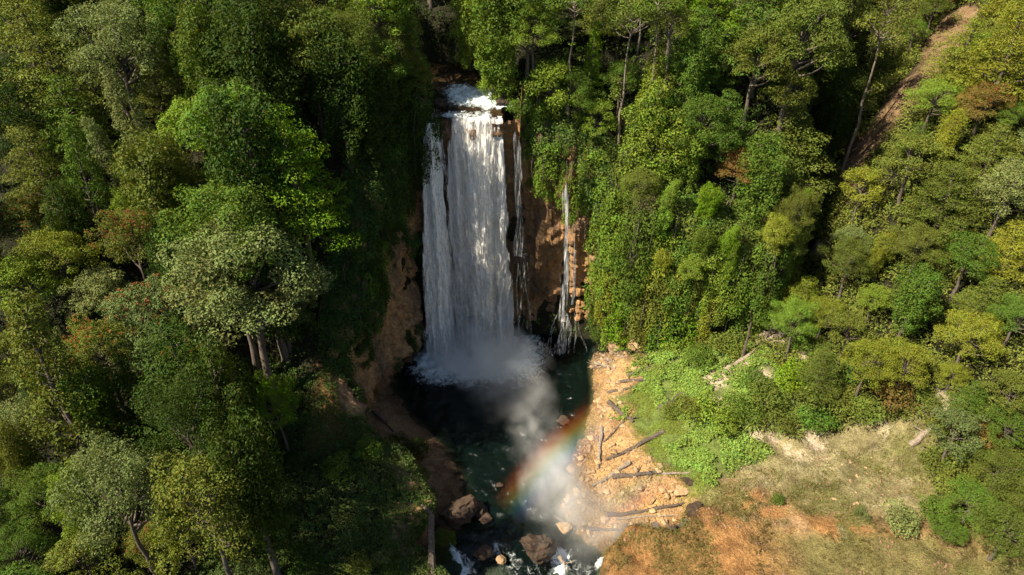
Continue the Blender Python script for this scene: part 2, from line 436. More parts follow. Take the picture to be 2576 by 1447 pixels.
for k, c in (('rock', np.array((0.27, 0.15, 0.068))), ('mud', C_MUD), ('beach', C_BEACH), ('bare', C_BARE), ('mound', C_MOUND), ('grass', C_GRASS), ('slide', C_SLIDE)):
    colr = colr + (c - colr) * W[k][:, None]
# moss and dry turf creeping over the bare ground and the earth mound
nn = fbm(np.stack([gx * .16, gy * .16, 0 * gx + 3], 1), 4, 77); n5 = fbm(np.stack([gx * .7, gy * .7, 0 * gx + 3], 1), 3, 78)
turf = np.maximum(smooth(-0.15, 0.35, nn + 0.35 * n5), 0.9 * smooth(22, 32, gx) * (1 - W['bare']))
colr = colr + (np.array((0.17, 0.17, 0.065)) - colr) * (np.maximum(W['bare'] * 0.85, W['mound'] * (0.25 + 0.70 * smooth(21, 32, gx))) * turf)[:, None]
pale = smooth(0.22, 0.6, n5 * 0.8 - nn * 0.7) * (0.25 + 0.75 * smooth(55, 60, gy))
colr = colr + (C_PALE - colr) * (W['bare'] * pale)[:, None]
for pl in Z_PATCH:
    pw = wgt(pl, 0.5, 0.7, seed=8) * ~plat
    colr = colr + (C_PALE * 0.85 - colr) * pw[:, None]; W['slide'] = np.maximum(W['slide'], pw * 0.9)
bed = smooth(0.15, -0.4, gz)
colr = colr + (C_BED - colr) * (bed * ~plat)[:, None]
damp = smooth(0.9, 0.2, gz) * (1 - bed) * ~plat
colr = colr * (1 - 0.45 * damp[:, None])
rb = smooth(5.0, 3.6, river_dist(gx, gy)) * (gy > 84) * (gy < 94)
colr = colr + (np.array((0.06, 0.038, 0.02)) - colr) * rb[:, None]

keys = list(W); Wm = np.stack([W[k] for k in keys], 1)
Fg = grid_faces(len(AX), len(AY)); zone_id = np.argmax(Wm[Fg].mean(1), 1)
GV = np.stack([gx, gy, gz], 1)
left_face = gx[Fg[:, 0]] < 0
def ground_piece(name, sel):
    f = Fg[sel]; u, inv = np.unique(f, return_inverse=True)
    me = mesh_from(name, GV[u], inv.reshape(f.shape), True)
    ca = me.attributes.new('soil', 'FLOAT_COLOR', 'POINT')
    ca.data.foreach_set('color', np.hstack([colr[u], np.ones((len(u), 1))]).astype(np.float32).ravel())
    o = link(name, me, M_GROUND, kind='structure')
    return o
names = {'hill': 'hillside', 'rock': 'rocky_slope', 'mud': 'mud_bank', 'beach': 'beach', 'bare': 'bare_ground', 'mound': 'earth_mound', 'grass': 'grass_slope', 'slide': 'landslide_scar'}
PIECES = {}
for k in names:
    s_ = zone_id == keys.index(k)
    if s_.any(): PIECES[k] = ground_piece(names[k], s_)

# ------------------------------------------------------------------ rock cliffs round the pool
def resample(pl, step):
    seg = np.hypot(*np.diff(pl, axis=0).T); s = np.concatenate([[0], np.cumsum(seg)])
    q = np.arange(0, s[-1], step)
    pts = np.stack([np.interp(q, s, pl[:, 0]), np.interp(q, s, pl[:, 1])], 1)
    for _ in range(6):
        pts[1:-1] = (pts[:-2] + 2 * pts[1:-1] + pts[2:]) / 4
    return pts

def cliff_strip(name, k0, k1, step=0.3, rows=110, label='', over=0.0, amp=1.0):
    c = resample(CLIFF[k0:k1 + 1], step)
    tan = np.gradient(c, axis=0); tan /= np.linalg.norm(tan, axis=1)[:, None]
    inn = np.stack([tan[:, 1], -tan[:, 0]], 1)          # towards the pool
    outp = c - inn * 3.0
    ztop = zat(outp[:, 0], outp[:, 1]); ztop = np.where(river_dist(outp[:, 0], outp[:, 1]) < 6.5, np.minimum(ztop, 37.45), ztop)
    zbot = zat((c + inn * 0.8)[:, 0], (c + inn * 0.8)[:, 1]) - 1.2
    t = np.linspace(0, 1, rows)
    T, S = np.meshgrid(t, np.arange(len(c)), indexing='xy')
    Z = zbot[:, None] + (ztop - zbot)[:, None] * t[None]
    X0, Y0 = c[:, 0][:, None] + 0 * T, c[:, 1][:, None] + 0 * T
    arc = (np.arange(len(c)) * step)[:, None] + 0 * T
    pn = np.stack([X0.ravel(), Y0.ravel(), Z.ravel()], 1)
    big = fbm(pn * [0.16, 0.16, 0.10], 3, 31).reshape(T.shape)
    ribs = fbm(pn * [0.75, 0.75, 0.07], 4, 41).reshape(T.shape)
    strata = vnoise(np.stack([0.05 * X0.ravel(), 0.05 * Y0.ravel(), 0.55 * Z.ravel()], 1), 51).reshape(T.shape)
    strata = strata + 0.9 * vnoise(np.stack([0.10 * X0.ravel(), 0.10 * Y0.ravel(), 1.25 * Z.ravel() + 0.5 * big.ravel()], 1), 52).reshape(T.shape)
    fine = fbm(pn * 1.3, 4, 61).reshape(T.shape)
    hgt = (ztop - zbot)[:, None]
    und = np.exp(-((Z - zbot[:, None] - 3.0) / 2.2) ** 2) * (hgt > 12)     # wave-cut notch at the foot
    off = 1.6 * big + 0.9 * ribs + 0.5 * strata + 0.42 * fine - 1.3 * und + over * T * hgt - 2.2 * smooth(0.86, 1.0, T)
    off = off * amp
    lipm = smooth(8.5, 6.5, np.abs(X0 + 5.4)) * (Y0 > 84)
    off = off + lipm * (2.2 * smooth(0.86, 1.0, T) + 2.0 * smooth(0.90, 0.96, T))
    X = X0 + inn[:, 0][:, None] * off; Y = Y0 + inn[:, 1][:, None] * off
    back = smooth(0.90, 1.0, T) * (1 - lipm)
    X = X + (c[:, 0] - inn[:, 0] * 2.8 - X.T).T * back; Y = Y + (c[:, 1] - inn[:, 1] * 2.8 - Y.T).T * back
    Z = Z + 0.15 * back
    V = np.stack([X.ravel(), Y.ravel(), Z.ravel()], 1)
    me = mesh_from(name, V, grid_faces(len(c), rows)[:, ::-1], False)
    # rock colour: orange-brown limestone, wet and dark behind the fall, grey on the dry corner
    base = np.array((0.47, 0.27, 0.12)) * np.ones((len(V), 1))
    grey = smooth(0.0, 0.5, fbm(pn * [0.2, 0.2, 0.12], 3, 71))[:, None]
    base = base + (np.array((0.15, 0.11, 0.085)) - base) * grey * 0.6
    wet = np.clip(smooth(16, 8, np.abs(V[:, 0] + 3)) * smooth(80, 85, V[:, 1]) + smooth(3, 0.5, V[:, 2]), 0, 1)[:, None] * (0.65 + 0.35 * smooth(-.3, .4, ribs.ravel()))[:, None]
    base = base * (1 - 0.60 * wet)
    dry = (smooth(12.5, 15, V[:, 0]) * smooth(4, 10, V[:, 2]))[:, None]
    base = base + (np.array((0.24, 0.20, 0.16)) - base) * dry * 0.7
    ca = me.attributes.new('soil', 'FLOAT_COLOR', 'POINT')
    ca.data.foreach_set('color', np.hstack([base, np.ones((len(V), 1))]).astype(np.float32).ravel())
    o = link(name, me, M_ROCK, label=label, category='cliff')
    return V.reshape(len(c), rows, 3), inn
CL_LEFT = cliff_strip('rock_cliff', 7, 14, label='orange-brown ribbed rock cliff on the left of the plunge pool')
CL_BACK = cliff_strip('rock_cliff', 13, 19, label='dark wet brown rock wall behind the waterfall and side falls')
CL_RIGHT = cliff_strip('rock_cliff', 18, 25, label='vine-covered rock wall right of the pool above the grass slope')
CL_MOUND = cliff_strip('rock_cliff', 2, 8, rows=40, label='low dark earth bank below the shaded green ledge, left of pool', over=0.05, amp=0.45)
#WATER
# ------------------------------------------------------------------ water
def water_level(x, y):
    drop = smooth(48.6, 42.5, y + 0.10 * x + 0.8 * np.sin(x * 0.9))
    return -3.4 * drop

def pool_material():
    m, t, out = mat_new('pool_water')
    tc = N(t, 'ShaderNodeTexCoord')
    fo = N(t, 'ShaderNodeAttribute', attribute_name='foam'); dp = N(t, 'ShaderNodeAttribute', attribute_name='depth')
    n1 = N(t, 'ShaderNodeTexNoise', i_Scale=0.9, i_Detail=7.0, i_Roughness=0.7, i_Distortion=1.2); L(t, tc.outputs['Object'], n1.inputs[0])
    n2 = N(t, 'ShaderNodeTexNoise', i_Scale=3.5, i_Detail=4.0, i_Roughness=0.6); L(t, tc.outputs['Object'], n2.inputs[0])
    n3 = N(t, 'ShaderNodeTexNoise', i_Scale=0.25, i_Detail=3.0); L(t, tc.outputs['Object'], n3.inputs[0])
    f = math_n(t, 'ADD', math_n(t, 'MULTIPLY', n1.outputs[0], 0.75), math_n(t, 'MULTIPLY', n2.outputs[0], 0.25))
    f = math_n(t, 'SUBTRACT', f, math_n(t, 'SUBTRACT', 0.93, math_n(t, 'MULTIPLY', fo.outputs['Fac'], 0.62)))
    f = math_n(t, 'MULTIPLY', f, 5.0, True)
    deep = ramp(t, [(0.3, (0.0012, 0.0036, 0.0027)), (0.7, (0.0025, 0.007, 0.0052))], n3.outputs[0])
    c = mixc(t, 'MIX', f, deep.outputs[0], (0.72, 0.80, 0.80))
    b = N(t, 'ShaderNodeBsdfPrincipled', i_IOR=1.33); L(t, c, b.inputs['Base Color'])
    L(t, math_n(t, 'ADD', math_n(t, 'MULTIPLY', f, 0.6), 0.12), b.inputs['Roughness'])
    bp = N(t, 'ShaderNodeBump', i_Strength=0.5, i_Distance=0.25); L(t, n2.outputs[0], bp.inputs['Height']); L(t, bp.outputs[0], b.inputs['Normal'])
    tr = N(t, 'ShaderNodeBsdfTransparent', i_0=(0.75, 0.85, 0.8, 1))
    mx = N(t, 'ShaderNodeMixShader')
    L(t, math_n(t, 'MAXIMUM', dp.outputs['Fac'], f), mx.inputs[0]); L(t, tr.outputs[0], mx.inputs[1]); L(t, b.outputs[0], mx.inputs[2])
    L(t, mx.outputs[0], out.inputs[0]); return m
M_POOL = pool_material()

def water_sheet(name, xs, ys, zf, foamf, mat, label_kind='structure', clip=True):
    X, Y = np.meshgrid(xs, ys, indexing='ij'); x, y = X.ravel(), Y.ravel()
    z0 = zf(x, y); fo = foamf(x, y)
    ch = fbm(np.stack([x * 0.8, y * 0.8, 0 * x], 1), 4, 90)
    ch2 = fbm(np.stack([x * 2.6, y * 2.6, 0 * x], 1), 3, 93)
    z = z0 + (0.07 + 0.30 * np.clip(fo, 0, 1)) * ch + (0.03 + 0.16 * np.clip(fo, 0, 1)) * ch2
    g = zat(x, y)
    F = grid_faces(len(xs), len(ys))
    if clip: F = F[(g[F] - z[F]).min(1) < 0.12]
    if name == 'river':
        F = F[((river_dist(x, y) < 6.0) & ((y > 87.2) | ((x > -11.6) & (x < -1.0 - 0.7 * np.sin(y * 2.1) * np.sin(y * 0.7)) & (y > np.where(x < -8.4, 85.2, 84.7)))))[F].all(1)]
    u, inv = np.unique(F, return_inverse=True)
    me = mesh_from(name, np.stack([x, y, z], 1)[u], inv.reshape(F.shape), True)
    for nm, val in (('foam', fo), ('depth', smooth(0.0, 0.9, z0 - g) * 0.75 + 0.24)):
        a = me.attributes.new(nm, 'FLOAT', 'POINT'); a.data.foreach_set('value', val[u].astype(np.float32))
    return link(name, me, mat, kind=label_kind)

def pool_foam(x, y):
    d = np.hypot(np.maximum(0, np.maximum(-11.5 - x, x - 0.5)), np.maximum(0, np.abs(y - 82.5) - 1.0) * 0.8)
    f = np.exp(-(d / 6.8) ** 2) * 1.15
    arc = np.exp(-((np.hypot(x + 6, (y - 82) * 0.95) - 10.5) / 1.6) ** 2) * (x < -2) * (y < 80) * 0.5
    f = np.maximum(f, arc)
    f = np.maximum(f, 0.60 * np.exp(-(d / 11) ** 2))
    f = np.maximum(f, 0.42 + 0 * x)
    f = np.maximum(f, 0.75 * np.exp(-(((x - 1.5) / 2.2) ** 2 + ((y - 84.3) / 1.2) ** 2)))
    f = np.maximum(f, 0.55 * np.exp(-(((x - 8) / 3) ** 2 + ((y - 85.0) / 0.8) ** 2)))
    e = 0.15; sl = np.abs(water_level(x, y + e) - water_level(x, y - e)) / (2 * e)
    rap = np.clip(sl * 2.4, 0, 1.15) * (0.55 + 0.6 * smooth(-0.3, 0.4, fbm(np.stack([x * 0.35, y * 0.2, 0 * x], 1), 3, 5)))
    rap = np.maximum(rap, 0.75 * np.exp(-(((x - 7.0) / 1.5) ** 2 + ((y - 43.0) / 2.5) ** 2)))
    return np.maximum(f, rap)
water_sheet('pool', np.arange(-22, 18, 0.22), np.arange(14, 87.5, 0.22), water_level, pool_foam, M_POOL)

def brook_z(x, y):
    return 38.05 + 0.11 * (y - 84.4) + 0.55 * smooth(89, 93, y) - 0.35 * smooth(86, 84.2, y) - 0.35 * smooth(-7.5, -10.5, x)
def brook_foam(x, y):
    f = 0.98 * np.exp(-(((y - 89.6 + 0.25 * (x + 4)) / 3.6) ** 4)) * (0.75 + 0.25 * np.tanh((x + 9)))
    f = np.maximum(f, 0.85 * smooth(90, 85, y) * smooth(-0.5, -3.5, x))
    f = np.maximum(f, 0.33 + 0 * x)
    f = np.where(y > 95, 0.0 + 0.4 * np.exp(-((y - 110) / 2.0) ** 2) * (np.abs(x + 11) < 2), f)
    return f
def brook_material():
    m = M_POOL.copy(); m.name = 'brook_water'
    for n in m.node_tree.nodes:
        if n.type == 'VALTORGB':
            n.color_ramp.elements[0].color = (0.02, 0.014, 0.008, 1); n.color_ramp.elements[1].color = (0.07, 0.042, 0.018, 1)
    return m
M_BROOK = brook_material()
def in_channel(o): return o
bx = np.arange(-12.5, 1.0, 0.16)
water_sheet('river', np.arange(-40, 2.5, 0.2), np.arange(84.3, 120, 0.2), brook_z, brook_foam, M_BROOK)

# falling water: sheets with real relief, torn open where the water thins
def fall_material(name, lo, hi, fine=0.35, sx=1.7, tint=(0.98, 0.95, 0.90), seed=0.0):
    m, t, out = mat_new(name)
    tc = N(t, 'ShaderNodeTexCoord')
    ed = N(t, 'ShaderNodeAttribute', attribute_name='body')
    n1 = N(t, 'ShaderNodeTexNoise', i_Scale=1.0, i_Detail=5.0, i_Roughness=0.6, i_Distortion=0.5); L(t, mapping(t, tc.outputs['Object'], (sx, sx, 0.055), (seed, seed * 2, seed)), n1.inputs[0])
    n2 = N(t, 'ShaderNodeTexNoise', i_Scale=1.0, i_Detail=4.0, i_Roughness=0.7, i_Distortion=0.3); L(t, mapping(t, tc.outputs['Object'], (sx * 4.0, sx * 4.0, 0.42), (seed, 0, seed)), n2.inputs[0])
    f = math_n(t, 'ADD', math_n(t, 'MULTIPLY', n1.outputs[0], 1 - fine), math_n(t, 'MULTIPLY', n2.outputs[0], fine))
    f = math_n(t, 'ADD', f, math_n(t, 'MULTIPLY', math_n(t, 'SUBTRACT', ed.outputs['Fac'], 1.0), 0.55))
    rg0 = N(t, 'ShaderNodeAttribute', attribute_name='ridge'); f = math_n(t, 'ADD', f, math_n(t, 'MULTIPLY', math_n(t, 'SUBTRACT', rg0.outputs['Fac'], 0.5), 0.06))
    mr = N(t, 'ShaderNodeMapRange', i_1=lo, i_2=hi, interpolation_type='SMOOTHSTEP'); L(t, f, mr.inputs[0])
    n3 = N(t, 'ShaderNodeTexNoise', i_Scale=1.0, i_Detail=3.0, i_Roughness=0.5, i_Distortion=0.4); L(t, mapping(t, tc.outputs['Object'], (sx * 0.75, sx * 0.75, 0.05), (seed * 3, 1, 0)), n3.inputs[0])
    cm = math_n(t, 'ADD', math_n(t, 'MULTIPLY', n2.outputs[0], 0.5), math_n(t, 'MULTIPLY', n3.outputs[0], 0.5))
    rg = N(t, 'ShaderNodeAttribute', attribute_name='ridge')
    cm = math_n(t, 'ADD', math_n(t, 'MULTIPLY', cm, 0.55), math_n(t, 'MULTIPLY', rg.outputs['Fac'], 0.45))
    c = ramp(t, [(0.30, tuple(0.68 * x for x in tint)), (0.58, tint)], cm)
    d = N(t, 'ShaderNodeBsdfDiffuse'); L(t, c.outputs[0], d.inputs[0])
    tl = N(t, 'ShaderNodeBsdfTranslucent'); L(t, c.outputs[0], tl.inputs[0])
    bp = N(t, 'ShaderNodeBump', i_Strength=1.0, i_Distance=0.5); L(t, f, bp.inputs['Height']); L(t, bp.outputs[0], d.inputs['Normal'])
    dm = N(t, 'ShaderNodeMixShader', i_0=0.12); L(t, d.outputs[0], dm.inputs[1]); L(t, tl.outputs[0], dm.inputs[2])
    tr = N(t, 'ShaderNodeBsdfTransparent')
    mx = N(t, 'ShaderNodeMixShader'); L(t, mr.outputs[0], mx.inputs[0]); L(t, tr.outputs[0], mx.inputs[1]); L(t, dm.outputs[0], mx.inputs[2])
    L(t, mx.outputs[0], out.inputs[0]); return m

def curtain(parent, top, bot, mat, depth=0.0, flare=1.0, wander=0.0, relief=0.45, seed=0, nx=110, nz=210, throw=2.6, edge=0.12, xs=None, fade=None, soft_top=0):
    """top, bot: (x0, x1, y, z) of the sheet's head and foot"""
    s = np.linspace(0, 1, nx); t = np.linspace(0, 1, nz)
    S, T = np.meshgrid(s, t, indexing='ij')
    Tf = T ** flare
    x = (top[0] + (top[1] - top[0]) * S) * (1 - Tf) + (bot[0] + (bot[1] - bot[0]) * S) * Tf
    z = top[3] + (bot[3] - top[3]) * T
    y = top[2] + (bot[2] - top[2]) * T - throw * np.sqrt(T) * (1 - 0.25 * T) - depth
    pn = np.stack([x.ravel() * 1.3, np.full(x.size, seed * 3.7), z.ravel() * 0.10], 1)
    pf = np.stack([x.ravel() * 2.6, np.full(x.size, seed * 1.9), z.ravel() * 0.5], 1)
    grow = (0.25 + 0.75 * T.ravel()) * relief
    col = 0.6 * vnoise(np.stack([x.ravel() * 0.62 + 3.3, 0 * x.ravel(), z.ravel() * 0.015], 1), 301) + 0.5 * vnoise(np.stack([x.ravel() * 1.5, 0 * x.ravel(), z.ravel() * 0.04], 1), 302)
    if wander: x = x + wander * vnoise(np.stack([0 * x.ravel() + seed * 5.1, z.ravel() * 0.22, 0 * x.ravel()], 1), 303).reshape(x.shape) * np.minimum(1, T * 3)
    off = 0.8 * col * (0.35 + 0.65 * T.ravel()) * min(1.0, relief * 1.2) + grow * (0.8 * fbm(pn, 4, 100 + seed) + 0.6 * fbm(pf, 4, 140 + seed))
    side = 0.55 * T * vnoise(np.stack([np.round(S.ravel()) * 7.0 + seed, z.ravel() * 0.12, 0 * z.ravel()], 1), 190).reshape(T.shape)
    x = x + side * (S - 0.5) * 2 * min(1.0, (bot[1] - bot[0]) / 6)
    y = y - off.reshape(y.shape)
    x = x + 0.12 * grow.reshape(x.shape) * fbm(pf * 1.3 + 9, 3, 170 + seed).reshape(x.shape)
    V = np.stack([x.ravel(), y.ravel(), z.ravel()], 1)
    me = mesh_from('curtain', V, grid_faces(nx, nz), True)
    rag = 0.5 + 0.5 * fbm(np.stack([S.ravel() * 9 + seed, z.ravel() * 0.25, 0 * z.ravel()], 1), 3, 210).reshape(T.shape)
    e = smooth(0, edge * (0.4 + 1.2 * rag), S) * smooth(0, edge * (0.4 + 1.2 * (1 - rag)), 1 - S)
    if soft_top: e = e * smooth(0, soft_top * (0.3 + rag), T)
    if fade is not None: e = e * fade(S, T)
    a = me.attributes.new('body', 'FLOAT', 'POINT'); a.data.foreach_set('value', e.ravel().astype(np.float32))
    a = me.attributes.new('ridge', 'FLOAT', 'POINT'); a.data.foreach_set('value', smooth(-0.55, 0.45, col).astype(np.float32))
    return link('curtain', me, mat, parent)

MF_BODY = fall_material('fall_body', 0.14, 0.38)
MF_FRONT = fall_material('fall_front', 0.46, 0.60, 0.4, 1.5, (0.99, 0.96, 0.91), 4.0)
MF_VEIL = fall_material('fall_veil', 0.50, 0.66, 0.45, 2.2, (0.99, 0.96, 0.91), 9.0)
MF_THIN = fall_material('fall_thin', 0.30, 0.80, 0.25, 2.4, (0.92, 0.93, 0.93), 14.0)
wf = empty('waterfall', (0, 0, 0), label='tall wide white waterfall plunging from the river lip into the dark pool', category='waterfall')
curtain(wf, (-8.4, -0.9, 85.1, 38.0), (-10.6, 0.8, 84.9, -0.2), MF_BODY, 0.0, 0.8, 0.0, 0.8, 1, throw=2.2)
curtain(wf, (-8.4, -0.9, 85.0, 38.08), (-10.3, 0.7, 84.8, -0.2), MF_FRONT, 0.35, 0.8, 0.0, 1.3, 2, throw=2.4)
curtain(wf, (-8.3, -0.9, 84.9, 38.12), (-10.5, 1.0, 84.7, -0.2), MF_VEIL, 0.8, 0.8, 0.0, 1.8, 3, throw=2.7)
wl = empty('waterfall', (0, 0, 0), label='narrow white side fall at the left edge of the big waterfall', category='waterfall')
curtain(wl, (-11.0, -9.3, 85.1, 37.3), (-14.0, -8.6, 84.0, -0.2), MF_BODY, 0.0, 0.45, 0.0, 0.5, 5, nx=50, throw=2.0, edge=0.25)
curtain(wl, (-11.0, -9.2, 85.0, 37.35), (-14.2, -8.4, 83.7, -0.2), MF_FRONT, 0.3, 0.45, 0.0, 0.9, 6, nx=50, throw=2.3, edge=0.2)
wm = empty('waterfall', (0, 0, 0), label='thin ribbon of water between the big waterfall and its left side fall', category='waterfall')
curtain(wm, (-9.6, -8.3, 84.9, 36.8), (-11.0, -8.2, 84.6, 0), MF_VEIL, 0.1, 0.6, 0.2, 0.4, 7, nx=30, throw=1.5, edge=0.3, soft_top=0.1)
wr = empty('waterfall', (0, 0, 0), label='thin ribbon of water falling onto a ledge at the big waterfall’s right edge'.replace('’', "'"), category='waterfall')
curtain(wr, (-0.1, 1.3, 84.9, 36.8), (0.0, 2.0, 84.4, 17.5), MF_THIN, 0.1, 0.7, 0.25, 0.3, 8, nx=36, nz=120, throw=1.0, edge=0.3, soft_top=0.15)
curtain(wr, (0.4, 2.6, 84.2, 17.6), (0.2, 3.4, 84.0, 0), MF_VEIL, 0.1, 1.0, 0.3, 0.6, 9, nx=44, nz=120, throw=1.2, edge=0.35)
ws = empty('waterfall', (0, 0, 0), label='slender misty side fall down brown rock wall right of big waterfall', category='waterfall')
curtain(ws, (6.7, 7.8, 84.6, 33.0), (6.3, 9.0, 83.4, 6.5), MF_THIN, 0.1, 0.8, 0.25, 0.3, 10, nx=36, nz=140, throw=0.8, edge=0.4, soft_top=0.35)
curtain(ws, (8.6, 9.4, 84.8, 23.0), (8.6, 9.9, 83.9, 9.0), MF_THIN, 0.1, 0.8, 0.2, 0.3, 11, nx=26, nz=80, throw=0.5, edge=0.45, soft_top=0.5)
curtain(ws, (7.0, 9.0, 83.4, 7.4), (5.4, 11.2, 83.6, 0), MF_VEIL, 0.1, 1.0, 0.3, 0.6, 12, nx=60, nz=90, throw=0.8, edge=0.3)

MF_TRICKLE = fall_material('fall_trickle', 0.34, 0.95, 0.5, 2.8, (0.92, 0.94, 0.94), 21.0)
for i, (par, x0, zt, x1, w0, w1) in enumerate(((wr, 1.6, 17.2, 2.5, .10, .30), (wr, 1.0, 16.8, 0.9, .12, .35), (wr, 2.1, 10.5, 3.4, .10, .25), (wr, 1.5, 9.0, 2.0, .10, .3), (wr, 2.6, 8.0, 3.0, .08, .2),
                                               (ws, 7.2, 7.4, 5.5, .15, .30), (ws, 7.8, 7.4, 7.4, .15, .35), (ws, 8.3, 7.6, 9.2, .15, .3), (ws, 9.0, 8.4, 10.4, .12, .25), (ws, 9.6, 7.0, 11.4, .1, .25), (ws, 6.9, 5.0, 6.2, .1, .25), (ws, 8.6, 6.0, 8.4, .1, .3))):
    curtain(par, (x0 - w0, x0 + w0, 83.9, zt), (x1 - w1, x1 + w1, 83.3, 0.0), MF_TRICKLE, 0.0, 0.6, 0.75, 0.3, 30 + i, nx=10, nz=70, throw=0.6, edge=0.3, soft_top=0.08)
# ------------------------------------------------------------------ vegetation
def leaf_quads(pos, nrm, size, rng, aspect=0.5, fold=0.18):
    n = len(pos)
    nrm = nrm / (np.linalg.norm(nrm, axis=1)[:, None] + 1e-9)
    r = rng.normal(size=(n, 3)); a = np.cross(nrm, r); a /= np.linalg.norm(a, axis=1)[:, None] + 1e-9
    b = np.cross(nrm, a)
    s = (size * rng.uniform(0.6, 1.35, n))[:, None]
    v0 = pos - a * s * 0.5; v2 = pos + a * s * 0.5 - nrm * s * fold
    v1 = pos + b * s * aspect * 0.5; v3 = pos - b * s * aspect * 0.5
    V = np.stack([v0, v1, v2, v3], 1).reshape(-1, 3)
    F = np.arange(4 * n).reshape(n, 4)
    return V, F

def puff_leaves(puffs, per_m2, leaf, rng, up=0.35, scatter=0.42, cull=0.55, hang=0.0, low=-0.45):
    """puffs: rows (x, y, z, rx, ry, rz). Leaves in the outer shell of each clump, fewer where clumps overlap."""
    puffs = np.asarray(puffs, float); PP, NN = [], []
    for k, p in enumerate(puffs):
        c, r = p[:3], p[3:]
        area = 4 * math.pi * ((r[0] * r[1]) ** 1.6 / 3 + (r[0] * r[2]) ** 1.6 / 3 + (r[1] * r[2]) ** 1.6 / 3) ** (1 / 1.6)
        n = max(12, int(area * per_m2))
        d = rng.normal(size=(n, 3)); d /= np.linalg.norm(d, axis=1)[:, None]
        d = d[d[:, 2] > low - rng.random(len(d)) * 0.4]
        bump = 1 + 0.22 * vnoise(d * 2.3 + k * 7.1, 3)
        rad = bump * (1 - 0.38 * rng.random(len(d)) ** 2.2) + 0.10 * rng.normal(size=len(d)).clip(-1, 2)
        q = c + d * r * rad[:, None]
        keep = np.ones(len(q), bool)
        near = np.where(np.linalg.norm(puffs[:, :3] - c, axis=1) < puffs[:, 3:].max() * 2.2)[0]
        for j in near:
            if j == k: continue
            e = (((q - puffs[j, :3]) / puffs[j, 3:]) ** 2).sum(1)
            keep &= e > cull * cull
        q, d = q[keep], d[keep]
        nn = d / r; nn /= np.linalg.norm(nn, axis=1)[:, None]
        nn = nn + np.array([0, 0, up]) + scatter * rng.normal(size=nn.shape)
        if hang: nn[:, 2] *= (1 - hang)
        PP.append(q); NN.append(nn)
    pos, nrm = np.concatenate(PP), np.concatenate(NN)
    return leaf_quads(pos, nrm, leaf, rng)

def bend(a, b, rng, n=5, amt=0.08, sag=0.0):
    a, b = np.asarray(a, float), np.asarray(b, float); t = np.linspace(0, 1, n)[:, None]
    l = np.linalg.norm(b - a)
    off = rng.normal(size=3) * amt * l
    return a + (b - a) * t + np.sin(t * math.pi) * off + np.array([0, 0, -sag * l]) * np.sin(t * math.pi)

